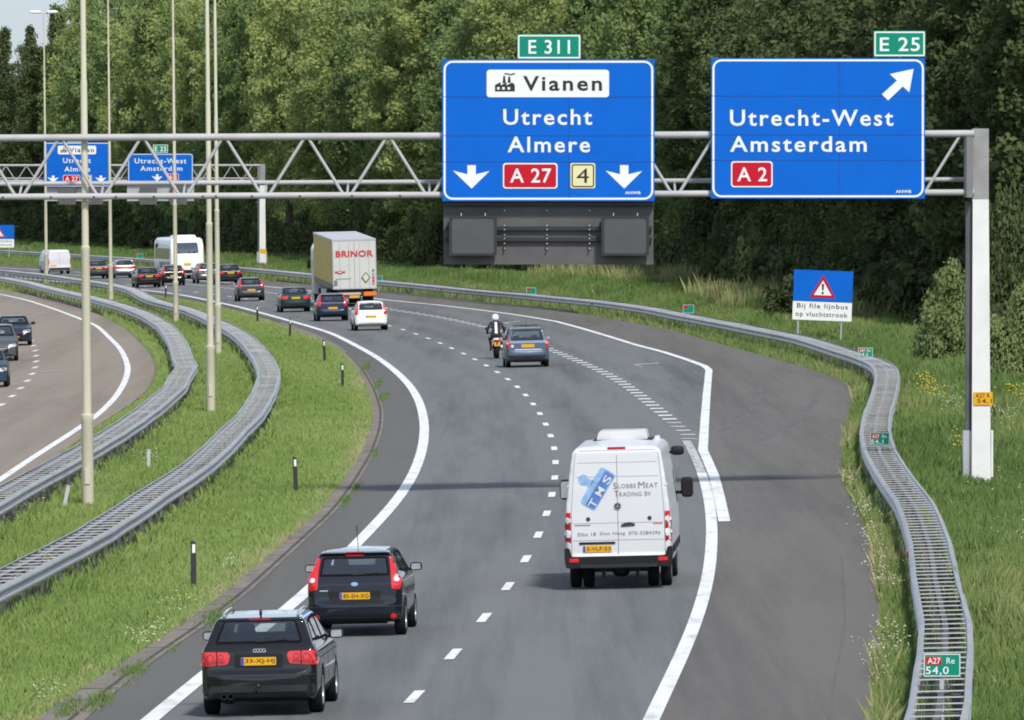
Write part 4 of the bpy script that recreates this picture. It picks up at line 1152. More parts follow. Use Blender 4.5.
M['bike_black'] = paint('bike_black', (.02, .02, .022))
for nm, c, mt in (('black_car', (.010, .011, .012), 0), ('blue_black_car', (.010, .012, .020), 0), ('steel_blue_car', (.085, .115, .155), .3), ('white_car', (.78, .78, .77), 0), ('dark_blue_car', (.018, .026, .05), .2), ('green_car', (.010, .034, .030), .2), ('grey_car', (.10, .105, .115), .4), ('dark_grey_car', (.045, .048, .055), .3), ('silver_car', (.22, .22, .235), .4), ('light_blue_car', (.04, .065, .095), .3), ('dark_green_car', (.012, .03, .022), .1)):
    M[nm] = paint(nm, c, mt)

for nm, c in (('gloss_black', (.008, .009, .010)), ('gloss_blue_black', (.008, .010, .017))):
    M[nm] = mat(nm, c, .22, coat=.9, spec=.1); M[nm].node_tree.nodes['Principled BSDF'].inputs['Coat Roughness'].default_value = .03
# nearest: the black estate
rt_, P_, D_ = car('estate', 'gloss_black', 'black estate car with silver roof rails nearest the camera, yellow plate 33-XJ-HJ', 259.5, 718.5, None, .025, True, bars=True, plate_text='33-XJ-HJ', turn=.02, sc=(1.02, 1.02, 1.05))
for k in range(4):
    cx = -.055 + k * .045
    o = circ(cx, .945, .026, 14); D_('ring_badge', o, 'R', 'chrome', .006, .02, .008, None, circ(cx, .945, .019, 14))
D_('light_strip', [(.50, .775), (.80, .755), (.80, .80), (.50, .81)], 'R', 'light_dark_red', .018, .05, .01)
D_('light_strip', [(-.80, .755), (-.50, .775), (-.50, .81), (-.80, .80)], 'R', 'light_dark_red', .018, .05, .01)
for sg in (1, -1):
    D_('lamp_ring', circ(sg * .715, .845, .062, 16), 'R', 'light_dark_red', .017, .03, .008, None, circ(sg * .715, .845, .045, 16))
    D_('lamp_ring', circ(sg * .56, .86, .045, 14), 'R', 'light_dark_red', .017, .03, .008, None, circ(sg * .56, .86, .030, 14))
    D_('tailgate_gap', [(sg * .625, .74), (sg * .625 + .012, .74), (sg * .625 + .012, .93), (sg * .625, .93)], 'R', 'seal', .019, .05, .01)
    D_('side_crease', [(.3, .80), (4.0, .80), (4.0, .815), (.3, .815)], 'X' if sg > 0 else '-X', 'plastic', .003, .15, .004)
    for yy_ in (1.16, 2.02, 3.05): D_('door_gap', [(yy_, .33), (yy_ + .012, .33), (yy_ + .012, 1.0), (yy_, 1.0)], 'X' if sg > 0 else '-X', 'seal', .002, .1, .004)
D_('plate_recess', round_poly([(-.36, .70), (.36, .70), (.36, .90), (-.36, .90)], .03), 'R', 'plastic', .003, .08, .006)
D_('bumper_trim', [(-.83, .585), (.83, .585), (.83, .60), (-.83, .60)], 'R', 'grey_plastic', .006, .06)
MB().tube([(0, .25, .36), (0, .0, .34), (0, -.07, .36), (0, -.075, .43)], .022, 8).sup((0, -.075, .45), (.03, .03, .03), 1).build('tow_bar', M['black_metal'], rt_, 1)
MB().lathe([(.045, -.03), (.038, -.03), (.038, .2)], 14, 'y', (-.52, .02, .30)).lathe([(.045, -.03), (.038, -.03), (.038, .2)], 14, 'y', (-.42, .02, .30)).build('exhaust', M['black_metal'], rt_, 1)
MB().sup((0, .68, 1.46), (.02, .07, .05), .8).build('aerial', M['plastic'], rt_, 4)
# the black hatchback beside it
rt_, P_, D_ = car('hatch', 'gloss_blue_black', 'black hatchback with tall red tail lights just ahead of the nearest estate car', 355.5, 638.5, None, .025, True, plate_text='85-SH-XG', turn=.018, sc=(1.025, 1.02, 1.045))
D_('oval_badge', circ(0, .885, .062, 16, .032), 'R', 'brand_pale', .006, .03, .01)
for sg in (1, -1):
    D_('reverse_lens', circ(sg * .715, .955, .04, 12), 'R', 'light_clear', .022, .03, .01)
    D_('round_reflector', circ(sg * .655, .335, .05, 14), 'R', 'light_red', .012, .04, .015)
D_('high_brake_light', rrect(-.155, 1.355, .155, 1.405, .01), 'R', 'light_red', .012, .05, .02)
D_('plate_recess', round_poly([(-.42, .60), (.42, .60), (.47, .77), (-.47, .77)], .03), 'R', 'plastic', .003, .08, .006)
D_('chrome_script', rrect(-.60, .775, -.46, .79, .004), 'R', 'chrome', .006, .03, .006)
D_('bumper_trim', [(-.80, .50), (.80, .50), (.80, .515), (-.80, .515)], 'R', 'black_metal', .009, .06)
MB().tube([(.02, .9, 1.47), (.02, .62, 1.85)], .006, 6).build('aerial', M['plastic'], rt_)
for sg in (1, -1): D_('roof_gutter', [(sg * .53, .5), (sg * .53 + .012, .5), (sg * .53 + .012, 2.0), (sg * .53, 2.0)], 'T', 'plastic', .003, .1, .006)
# blue people carrier by the motorcycle
rt_, P_, D_ = car('people_carrier', 'steel_blue_car', 'steel blue people carrier driving right beside the motorcycle', 528, 368, None, .035, True, bars=False)
for sg in (1, -1): D_('clear_lens', rrect(min(sg * .76, sg * .86), .93, max(sg * .76, sg * .86), 1.02, .01), 'R', 'light_clear', .018, .05, .01)
D_('round_cap', circ(-.60, .86, .055, 12), 'R', 'light_clear', .006, .03, .008)
D_('bumper_chrome', rrect(-.5, .70, .55, .73, .01), 'R', 'chrome', .006, .08, .01)
MB().tube([(0, .25, .4), (0, -.06, .38), (0, -.075, .45)], .025, 8).build('tow_bar', M['black_metal'], rt_, 1)
MB().box((0, 1.5, 1.655), (1.0, .5, .03)).build('sunroof', M['plastic'], rt_); MB().tube([(0, .8, 1.6), (0, .65, 1.95)], .007, 6).build('aerial', M['plastic'], rt_)
car('hatch', 'white_car', 'white hatchback directly behind the box lorry', 371.5, 331, None, .035)
car('hatch', 'dark_blue_car', 'dark blue hatchback with bright red upright lights, left of the white hatchback', 333, 321.5, None, .035)
car('saloon', 'green_car', 'dark green saloon between the dark grey hatchback and the dark blue hatchback', 296, 312.5, None, .04)
car('hatch', 'dark_grey_car', 'dark grey hatchback alone in its lane left of the dark green saloon', 251.5, 301.5, None, .035)
car('saloon', 'black_car', 'black saloon with wide red lights just right of the two close lamp posts', 231, 284.5, None, .04)
car('hatch', 'grey_car', 'grey car half hidden behind the two close lamp posts', 209, 283.5, None, .035)
car('saloon', 'black_car', 'black car in front of the coach, the left one of the two dark cars', 149.5, 288, None, .04)
car('hatch', 'black_car', 'black car partly behind a lamp post, close in front of the coach', 174, 286, None, .035)
car('estate', 'silver_car', 'silver estate car far ahead, between two lamp posts left of the coach', 125.5, 278.5, None, .04)
car('saloon', 'dark_grey_car', 'dark grey car far ahead, just right of the nearest lamp post', 99, 279, None, .04)
# oncoming
def oncoming(t, pn, lab, x, y):
    X, Y = G(x, y)
    r, P, D = car(t, pn, lab, x, y, 'oncoming cars on the brown carriageway', .035, head=heading(fOL, Y) + math.pi)
    return r
oncoming('saloon', 'dark_blue_car', 'dark blue oncoming car at the left edge, the rearmost and highest of the three', 13.5, 344.5)
oncoming('people_carrier', 'grey_car', 'grey oncoming car at the left edge, in the middle of the three', -1, 360)
oncoming('hatch', 'light_blue_car', 'blue oncoming car cut by the left edge, nearest of the three', -11, 386)

# ------------------------------------------------------------------ vans, coach, lorry, motorcycle
def tall_vehicle(key, side, front, plan_, wells, voxel, wins, it=4):
    def mk():
        body = make_body(side, front, plan_, wells, voxel, it)
        bv = bvh_of(body)
        return body, bv
    return cached(key, mk)

def dr(nm, bv, o, view, m, root, off=.005, sp=.08, th=.012, hole=None):
    b = drape(bv, o, view, off, sp, th, hole)
    if not b.v: return None
    me = b.mesh(nm); shade(me, 1.0)
    return mesh_obj(nm, me, M[m], root)

def van(label, x, y, near, k=1.0, group=None):
    L = 6.6
    side = [(.06, .50), (0, .52), (0, .64), (.035, .66), (.035, 1.0), (.07, 1.9), (.13, 2.62), (.22, 2.70), (.6, 2.73), (4.6, 2.73), (5.2, 2.62), (5.9, 1.62), (6.45, 1.30), (6.58, .9), (6.56, .35), (6.3, .30), (.5, .42)]
    front = [(0, .30), (.8, .30), (.94, .42), (1.0, .60), (1.01, 1.1), (.985, 1.5), (.90, 2.2), (.84, 2.60), (.76, 2.69), (0, 2.76)]
    pl = [(0, 0), (.8, .0), (.95, .03), (1.0, .12), (1.01, .5), (1.01, 5.4), (.96, 6.0), (.8, 6.45), (.4, 6.58), (0, 6.6)]
    body, bv = tall_vehicle('van', side, front, pl, [(1.25, .36, .42, .62, 1.4), (5.1, .36, .42, .62, 1.4)], .03, None)
    root = empty('van', (0, 0, 0), 0, label, 'van', group)
    inst('body', body, M['white_van'], root)
    ty, ri = wheel_meshes(.345, .205)
    for yy, xs_ in ((1.25, (.86, .615)), (5.1, (.86,))):
        for sg in (1, -1):
            for j, xx in enumerate(xs_):
                t = inst('wheel', ty, M['tyre'], root, (sg * xx, yy, .345), 0 if sg > 0 else math.pi)
                if j == 0: inst('rim', ri, M['rim'], t)
    b = MB().box((0, 1.25, .34), (1.3, .12, .12)).sup((0, 1.25, .33), (.17, .16, .15), .8)
    b.box((0, 3, .42), (1.1, 4.6, .12)).box((-.32, .9, .30), (.07, .1, .22)).box((.32, .9, .30), (.07, .1, .22)).build('axle', M['black_metal'], root)
    MB().prism(round_poly([(-.99, .42), (.99, .42), (1.02, .56), (1.02, .80), (.93, .80), (.88, .635), (-.88, .635), (-.93, .80), (-1.02, .80), (-1.02, .56)], .03), -.07, .09).build('rear_bumper', M['plastic'], root)
    MB().box((0, -.085, .455), (1.46, .12, .06)).build('bumper_step', M['grey_plastic'], root)
    for sg in (1, -1):
        MB().prism(rrect(sg * .84 - .09, .535, sg * .84 + .09, .605, .015), -.082, -.068).build('reflector', M['light_red'], root)
        for (z0, z1, m) in ((.90, 1.05, 'light_dark_red'), (1.05, 1.13, 'light_clear'), (1.13, 1.29, 'light_dark_red'), (1.29, 1.36, 'light_clear'), (1.36, 1.47, 'light_red')):
            o = rrect(min(sg * .89, sg * 1.0), z0, max(sg * .89, sg * 1.0), z1, .008)
            dr('tail_light', bv, o, 'R', m, root, .015, .05, .03)
        m_ = MB().sup((sg * 1.18, 5.35, 1.72), (.12, .09, .20), .5).box((sg * 1.05, 5.38, 1.62), (.18, .05, .06)).build('side_mirror', M['plastic'], root, 4)
        MB().prism(rrect(sg * 1.18 - .095, 1.56, sg * 1.18 + .095, 1.88, .03), 5.252, 5.262).build('mirror_glass', M['chrome'] if sg < 0 else M['plastic'], m_)
        dr('cab_window', bv, round_poly([(4.75, 1.45), (5.55, 1.45), (5.1, 2.1), (4.75, 2.1)], .05), 'X' if sg > 0 else '-X', 'glass_dark', root, .004)
        dr('side_moulding', bv, [(.2, .62), (5.9, .62), (5.9, .78), (.2, .78)], 'X' if sg > 0 else '-X', 'plastic', root, .015, .2, .03)
        for zz_ in (1.0, 1.95): dr('door_hinge', bv, rrect(min(sg * .9, sg * .965), zz_, max(sg * .9, sg * .965), zz_ + .05, .008), 'R', 'white_van', root, .02, .05, .03)
    dr('windscreen', bv, round_poly([(-.78, 1.65), (.78, 1.65), (.68, 2.4), (-.68, 2.4)], .06), 'F', 'glass_dark', root, .004, .1)
    dr('headlight', bv, round_poly([(.5, .95), (.85, .98), (.85, 1.25), (.55, 1.15)], .05), 'F', 'light_clear', root, .01)
    dr('headlight', bv, round_poly([(-.5, .95), (-.55, 1.15), (-.85, 1.25), (-.85, .98)], .05), 'F', 'light_clear', root, .01)
    # rear doors: seams drawn as real gaps filled dark
    S = lambda nm, o: dr(nm, bv, o, 'R', 'ink_grey', root, .0025, .1, .004)
    S('door_gap', [(-.006, .66), (.006, .66), (.006, 2.62), (-.006, 2.62)])
    top = [(-.885, .68), (-.875, 1.5), (-.82, 2.2), (-.78, 2.58), (-.70, 2.63), (.70, 2.63), (.78, 2.58), (.82, 2.2), (.875, 1.5), (.885, .68)]
    for a, c in zip(top[:-1], top[1:]):
        d = (Vector(c) - Vector(a)).normalized(); n_ = Vector((-d.y, d.x)) * .005
        S('door_gap', [tuple(Vector(a) - n_), tuple(Vector(c) - n_), tuple(Vector(c) + n_), tuple(Vector(a) + n_)])
    S('door_crease', [(-.78, 2.13), (.78, 2.13), (.78, 2.138), (-.78, 2.138)]); S('door_crease', [(-.85, 1.255), (.85, 1.255), (.85, 1.263), (-.85, 1.263)]); S('door_crease', [(-.86, .93), (.86, .93), (.86, .938), (-.86, .938)])
    S('door_crease', [(-.75, 2.40), (.75, 2.40), (.75, 2.407), (-.75, 2.407)])
    dr('high_brake_light', bv, rrect(-.17, 2.645, .17, 2.685, .01), 'R', 'light_dark_red', root, .01, .05, .02)
    dr('door_handle', bv, round_poly([(.06, 1.185), (.32, 1.20), (.32, 1.24), (.22, 1.27), (.14, 1.26), (.06, 1.225)], .015), 'R', 'black_metal', root, .02, .05, .03)
    for xx in (-.56, .60): dr('lock_cover', bv, circ(xx, 1.34, .04, 12), 'R', 'black_metal', root, .012, .04, .02)
    bd = dr('emblem', bv, circ(0, 1.575, .068, 18), 'R', 'black_metal', root, .014, .04, .02)
    yb = bv.ray_cast(Vector((0, -3, 1.575)), Vector((0, 1, 0)))[0].y - .02
    MB().ring(circ(0, 1.575, .066, 18), circ(0, 1.575, .055, 18), yb - .004, yb + .006).build('emblem_ring', M['chrome'], bd)
    st = []
    for q in range(6):
        a_ = math.radians(90 + 60 * q); rr_ = .055 if q % 2 == 0 else .013; st.append((rr_ * math.cos(a_), 1.575 + rr_ * math.sin(a_)))
    MB().prism(st, yb - .003, yb + .004).build('emblem_star', M['chrome'], bd)
    dr('plate_recess', bv, rrect(-.74, .865, -.06, .905, .01), 'R', 'plastic', root, .02, .06, .03)
    yy = bv.ray_cast(Vector((-.4, -3, .78)), Vector((0, 1, 0)))[0].y - .02
    plt_ = MB().prism(rrect(-.67, .715, -.13, .835, .012), yy, yy + .03).build('number_plate', M['plate_yellow'], root)
    MB().prism(rrect(-.667, .719, -.625, .831, .005), yy - .002, yy + .002).build('blue_strip', M['plate_blue'], plt_)
    if near:
        vs, fs = text2d('5-VLF-53', -.60, .74, -.15, .812, .012, 1.02)
        mesh_obj('lettering', MB().add([(v[0], yy - .003, v[1]) for v in vs], fs).mesh(), M['sign_black'], plt_)
        def lettering(t, x0, z0, x1, z1, m, bold=.0, rot=None, space=1.08):
            vs, fs = text2d(t, x0, z0, x1, z1, bold, space)
            if rot: c_, a_ = rot; vs = [(c_[0] + (u - c_[0]) * math.cos(a_) - (w - c_[1]) * math.sin(a_), c_[1] + (u - c_[0]) * math.sin(a_) + (w - c_[1]) * math.cos(a_)) for u, w in vs]
            P3 = []
            for u, w in vs:
                l = bv.ray_cast(Vector((u, -3, w)), Vector((0, 1, 0)))[0]; P3.append((u, (l.y if l else .05) - .012, w))
            mesh_obj('lettering', MB().add(P3, fs).mesh(), M[m], root)
        lettering('S', -.07, 1.905, -.005, 2.02, 'ink_grey'); lettering('LOBBE', .02, 1.915, .36, 1.995, 'ink_grey', -.006)
        lettering('M', .40, 1.905, .52, 2.03, 'ink_grey'); lettering('EAT', .545, 1.915, .77, 2.005, 'ink_grey', -.004)
        lettering('T', -.05, 1.755, .02, 1.87, 'ink_grey'); lettering('RADING', .04, 1.76, .46, 1.84, 'ink_grey', -.006); lettering('BV', .52, 1.76, .64, 1.845, 'ink_grey', -.006)
        lettering('Elbe 18', -.76, 1.025, -.42, 1.09, 'ink_grey'); lettering('Den Haag', -.34, 1.02, .13, 1.095, 'ink_grey'); lettering('070-3284296', .20, 1.03, .80, 1.095, 'ink_grey')
        dr('chrome_script', bv, rrect(-.82, 1.215, -.52, 1.235, .004), 'R', 'ink_grey', root, .006); dr('red_script', bv, rrect(.66, 1.225, .84, 1.245, .004), 'R', 'ink_red', root, .006)
        # company mark: a tilted rubber stamp
        cs = Vector((-.37, 1.91)); A = math.radians(58)
        R2 = lambda p: (cs.x + p[0] * math.cos(A) - p[1] * math.sin(A), cs.y + p[0] * math.sin(A) + p[1] * math.cos(A))
        dr('stamp_symbol', bv, [R2(p) for p in round_poly([(-.40, -.17), (.40, -.17), (.40, .16), (-.40, .16)], .07, 4)], 'R', 'brand_pale', root, .004, .06, .008)
        dr('stamp_symbol', bv, [R2(p) for p in round_poly([(-.37, -.145), (.37, -.145), (.37, .045), (-.37, .045)], .03)], 'R', 'brand_blue', root, .007, .06, .01)
        dr('stamp_symbol', bv, [R2(p) for p in round_poly([(-.09, .14), (.12, .14), (.06, .26), (-.03, .26)], .02)], 'R', 'brand_pale', root, .004, .06, .008)
        dr('stamp_symbol', bv, [R2(p) for p in circ(.01, .31, .105, 18)], 'R', 'brand_pale', root, .006, .06, .01)
        for t_, u in (('T', -.28), ('M', -.02), ('S', .24)):
            vs, fs = text2d(t_, u - .08, -.135, u + .08, .005, .01)
            P3 = []
            for v in vs:
                q = R2(v); l = bv.ray_cast(Vector((q[0], -3, q[1])), Vector((0, 1, 0)))[0]; P3.append((q[0], l.y - .014, q[1]))
            mesh_obj('lettering', MB().add(P3, fs).mesh(), M['white_van'], root)
        # cooling unit and roof fittings
        MB().prism(round_poly([(-.50, 2.71), (.50, 2.72), (.46, 2.90), (-.44, 2.90)], .05), 3.6, 4.7).build('cooling_unit', M['white_van'], root, .6)
        MB().prism(round_poly([(-.56, 2.69), (.58, 2.69), (.58, 2.73), (-.56, 2.73)], .01), 3.5, 4.8).build('unit_base', M['plastic'], root)
        MB().box((.93, 4.9, 2.42), (.16, .06, .05)).sup((1.02, 4.9, 2.45), (.13, .10, .09), .6).build('roof_lamp', M['plastic'], root, 4)
        MB().prism(rrect(.60, 2.60, .70, 2.76, .03), 4.4, 4.9).build('hose_cover', M['white_van'], root)
    place(root, x, y, turn=.014, sc=(1.015, 1, 1.012))
    return root
van('white delivery van in the middle lane, blue stamp mark on its doors', 619.5, 590.5, True)

def small_van():
    side = [(.05, .3), (0, .4), (0, .62), (.03, .66), (.05, 1.2), (.14, 1.9), (.3, 1.96), (3.2, 1.97), (3.7, 1.85), (4.4, 1.15), (4.75, .95), (4.82, .6), (4.8, .25), (.4, .25)]
    front = [(0, .2), (.8, .22), (.93, .35), (.95, .6), (.95, 1.1), (.9, 1.45), (.8, 1.88), (.7, 1.96), (0, 1.99)]
    pl = [(0, 0), (.75, .0), (.9, .05), (.95, .2), (.95, 4.2), (.8, 4.65), (.4, 4.8), (0, 4.82)]
    body, bv = tall_vehicle('svan', side, front, pl, [(.95, .32, .38, .62, 1.4), (3.9, .32, .38, .62, 1.4)], .045, None)
    root = empty('van', (0, 0, 0), 0, 'small white van farthest ahead at the left, behind a lamp post', 'van')
    inst('body', body, M['white_van'], root); put_wheels(root, .32, .2, (.95, 3.9), .82)
    for sg in (1, -1): dr('tail_light', bv, rrect(min(sg * .84, sg * .93), .8, max(sg * .84, sg * .93), 1.25, .01), 'R', 'light_red', root, .015, .06, .03)
    for sg in (1, -1): dr('cab_window', bv, round_poly([(3.0, 1.2), (4.0, 1.2), (3.6, 1.72), (3.0, 1.75)], .05), 'X' if sg > 0 else '-X', 'glass_dark', root, .004)
    dr('windscreen', bv, round_poly([(-.75, 1.25), (.75, 1.25), (.65, 1.8), (-.65, 1.8)], .06), 'F', 'glass_dark', root, .004, .1)
    dr('door_gap', bv, [(-.008, .5), (.008, .5), (.008, 1.85), (-.008, 1.85)], 'R', 'ink_grey', root, .003, .1, .004)
    dr('number_plate', bv, rrect(-.75, .62, -.25, .76, .01), 'R', 'plate_yellow', root, .015)
    dr('lower_bumper', bv, rrect(-.85, .3, .85, .52, .04), 'R', 'grey_plastic', root, .01)
    place(root, 60, 274.5, None, heading(fLL, 735) - .05)
small_van()

M['coach_white'] = mat('coach_white', (.80, .80, .79), .3, coat=.4)
def coach():
    side = [(.1, .35), (0, .5), (0, 1.6), (.06, 2.6), (.2, 3.35), (.45, 3.48), (1.0, 3.5), (11.2, 3.5), (11.8, 3.2), (12.1, 1.4), (12.0, .35)]
    front = [(0, .3), (1.15, .3), (1.26, .5), (1.275, 1.4), (1.24, 2.7), (1.16, 3.3), (1.02, 3.47), (0, 3.54)]
    pl = [(0, 0), (1.0, .0), (1.2, .06), (1.275, .25), (1.275, 11.6), (1.1, 12.0), (0, 12.1)]
    body, bv = tall_vehicle('coach', side, front, pl, [(3.2, .5, .56, .9, 1.6), (9.4, .5, .56, .9, 1.6)], .05, None, 2)
    for v_ in body.vertices: v_.co.z *= .885
    bv = bvh_of(body)
    root = empty('coach', (0, 0, 0), 0, 'white coach with a dark rear window, driving away beyond the lamp posts', 'coach')
    inst('body', body, M['coach_white'], root); put_wheels(root, .5, .3, (3.2, 9.4), 1.1)
    dr('rear_window', bv, round_poly([(-.86, 1.93), (.86, 1.93), (.78, 2.72), (-.78, 2.72)], .12), 'R', 'glass_dark', root, .006, .12)
    MB().prism(round_poly([(-.85, 3.07), (.95, 3.07), (.8, 3.28), (-.7, 3.28)], .08), 2.0, 4.6).build('roof_unit', M['coach_white'], root, .6)
    for sg in (1, -1):
        v = 'X' if sg > 0 else '-X'
        for k in range(7): dr('side_window', bv, rrect(.75 + k * 1.5, 1.5, 2.18 + k * 1.5, 2.62, .06), v, 'glass_dark', root, .006, .2)
        dr('tail_light', bv, rrect(min(sg * 1.05, sg * 1.2), .8, max(sg * 1.05, sg * 1.2), 1.15, .02), 'R', 'light_red', root, .015, .08, .03)
        dr('side_stripe', bv, [(.6, .75), (8.0, .75), (8.0, 1.3), (.6, 1.3)], v, 'ink_grey', root, .004, .4)
    dr('number_plate', bv, rrect(-.28, 1.02, .26, 1.20, .01), 'R', 'plate_yellow', root, .015)
    dr('engine_grille', bv, rrect(-.9, .45, .9, .70, .03), 'R', 'plastic', root, .008)
    dr('windscreen', bv, round_poly([(-1.0, 1.1), (1.0, 1.1), (.95, 2.6), (-.95, 2.6)], .1), 'F', 'glass_dark', root, .006, .15)
    for sg in (1, -1): MB().sup((sg * 1.45, 12.05, 2.6), (.1, .1, .28), .6).box((sg * 1.3, 12.0, 2.95), (.35, .06, .06)).build('side_mirror', M['plastic'], root, 4)
    X, Y = G(188, 280)
    place(root, 188, 279.5, None, math.atan2(188 - 512, F) - math.radians(6.2))
coach()

M['curtain_tan'] = mat('tan_curtain_side', (.50, .345, .07), .6, noise=.12, nscale=1.4)
M['trailer_white'] = mat('trailer_white', (.52, .52, .49), .45, noise=.04, nscale=1.2)
M['trailer_roof'] = mat('trailer_roof_grey', (.42, .43, .45), .6, noise=.1, nscale=.8)
M['cab_white'] = mat('lorry_cab_white', (.7, .7, .7), .35, coat=.4)
def lorry():
    root = empty('lorry', (0, 0, 0), 0, 'box lorry with tan sides and white rear doors reading BRINOR', 'lorry')
    W, L = 1.275, 13.6
    sl = math.tan(math.radians(1.5))       # the box rides nose-up on its suspension
    z0, z1 = 1.02, 3.86
    def bx(x0, x1, ya, yb, za, zb):
        return [(x0, ya, za + ya * sl), (x1, ya, za + ya * sl), (x1, yb, za + yb * sl), (x0, yb, za + yb * sl), (x0, ya, zb + ya * sl), (x1, ya, zb + ya * sl), (x1, yb, zb + yb * sl), (x0, yb, zb + yb * sl)]
    fs = [(0, 1, 5, 4), (1, 2, 6, 5), (2, 3, 7, 6), (3, 0, 4, 7), (0, 3, 2, 1), (4, 5, 6, 7)]
    body = MB().add(bx(-W + .03, W - .03, .04, L, z0 + .28, z1 - .06), fs).build('curtain_side', M['curtain_tan'], root)
    MB().add(bx(-W, W, .03, L, z1 - .055, z1 + .06), fs).build('roof', M['trailer_roof'], root)
    MB().add(bx(-W - .005, W + .005, .02, L, z0, z0 + .275), fs).build('side_rave', mat('trailer_rave', (.12, .115, .085), .6), root)
    fr = MB().ring([(-W, z0), (W, z0), (W, z1 + .05), (-W, z1 + .05)], [(-W + .05, z0 + .05), (W - .05, z0 + .05), (W - .05, z1 - .05), (-W + .05, z1 - .05)], -.03, .035).build('door_frame', M['galv'], root)
    for sg in (1, -1):
        d = MB().prism(rrect(min(sg * .01, sg * 1.222), z0 + .053, max(sg * .01, sg * 1.222), z1 - .053, .01), -.02, .034).build('rear_door', M['trailer_white'], root)
        for q in (.3, .85): MB().tube([(sg * q, -.04, z0 + .1), (sg * q, -.04, z1 - .1)], .016, 6).build('lock_rod', M['trailer_white'], d)
    def let(t, x0, za, x1, zb, m, bold=.0, sp_=1.05, nm='lettering'):
        vs, f2 = text2d(t, x0, za, x1, zb, bold, sp_)
        mesh_obj(nm, MB().add([(v[0], -.062, v[1]) for v in vs], f2).mesh(), M[m], root)
    let('BRINOR', -1.08, 2.90, 1.10, 3.26, 'ink_red', .022, 1.04)
    MB().prism(circ(-.86, 2.02, .18, 16, .09), -.064, -.060).build('company_mark', M['ink_red'], root); MB().prism(circ(-.86, 2.02, .11, 12, .045), -.067, -.065).build('company_mark', M['trailer_white'], root)
    for q in (-1.1, -.62): MB().prism(rrect(q - .05, 1.98, q + .06, 2.08, .02), -.064, -.060).build('company_mark', M['ink_red'], root)
    MB().prism(rrect(-1.12, 1.63, -.22, 1.655, .004), -.064, -.060).build('small_print', M['ink_grey'], root)
    MB().prism(rrect(-1.2, 1.25, -1.02, 1.55, .01), -.064, -.060).build('grey_sticker', M['ink_grey'], root)
    dm = [(.64, 1.36), (.90, 1.68), (.64, 2.00), (.38, 1.68)]
    MB().prism(dm, -.064, -.060).build('diamond_sticker', M['dark_grey'], root); MB().prism([(.64, 1.44), (.83, 1.68), (.64, 1.92), (.45, 1.68)], -.068, -.065).build('diamond_sticker', M['sign_cream'], root); MB().prism([(.64, 1.52), (.76, 1.68), (.64, 1.83), (.52, 1.68)], -.072, -.069).build('diamond_sticker', M['trailer_white'], root)
    for i, (zc, m) in enumerate(((2.1, 'ink_grey'), (1.9, 'brand_pale'), (1.68, 'ink_red'), (1.5, 'ink_red'), (1.33, 'light_orange'))):
        MB().prism(rrect(1.02, zc - .06, 1.14, zc + .06, .01), -.064, -.060).build('round_sticker', M[m], root)
    # underside
    MB().box((0, 6.5, .92), (1.0, 12.6, .18)).build('chassis', M['black_metal'], root)
    MB().box((0, .02, .72), (2.4, .16, .28)).build('rear_bumper', M['black_metal'], root)
    MB().box((-.30, -.068, .76), (1.25, .01, .13)).build('light_board', mat('red_white_board', (.55, .38, .36), .4), root)
    MB().box((.86, -.068, .74), (.72, .012, .24)).build('light_board', M['light_orange'], root)
    MB().box((-.05, -.078, .58), (.6, .01, .16)).build('number_plate', M['plate_yellow'], root)
    ty, ri = wheel_meshes(.5, .36)
    for yy in (2.3, 3.6, 4.9, 10.9, 14.6):
        for sg in (1, -1):
            t = inst('wheel', ty, M['tyre'], root, (sg * 1.05, yy, .5), 0 if sg > 0 else math.pi); inst('rim', ri, M['rim'], t)
    for sg in (1, -1): MB().box((sg * 1.2, 7.6, .75), (.04, 3.6, .5)).build('side_guard', M['galv'], root)
    cab = MB().prism(round_poly([(-1.24, .6), (1.24, .6), (1.24, 3.3), (1.0, 3.75), (-1.0, 3.75), (-1.24, 3.3)], .12), 14.0, 15.9).build('cab', M['cab_white'], root, .6)
    MB().prism(round_poly([(-1.1, 2.0), (1.1, 2.0), (1.05, 2.9), (-1.05, 2.9)], .06), 15.88, 15.93).build('windscreen', M['glass_dark'], cab)
    for sg in (1, -1): MB().sup((sg * 1.42, 15.5, 2.4), (.1, .12, .3), .6).build('side_mirror', M['plastic'], cab, 4)
    MB().box((0, 12.6, .85), (.9, 5.6, .22)).build('tractor_chassis', M['black_metal'], root)
    place(root, 355.5, 307, None, math.atan2(355 - 512, F) - math.radians(4.9))
lorry()

# motorcycle and its rider
def capsules(parts, voxel=.016, it=4):
    b = MB()
    for pts, rs in parts:
        b.tube(pts, rs, 12)
        for p, r in zip(pts, rs): b.sup(p, (r, r, r), 1, 12, 8)
    ob = tmp_obj(b.mesh('b', False))
    r = ob.modifiers.new('r', 'REMESH'); r.mode = 'VOXEL'; r.voxel_size = voxel
    s_ = ob.modifiers.new('s', 'SMOOTH'); s_.iterations = it; s_.factor = .5
    me = evald(ob); bpy.data.objects.remove(ob); me.materials.clear(); shade(me, 4); return me

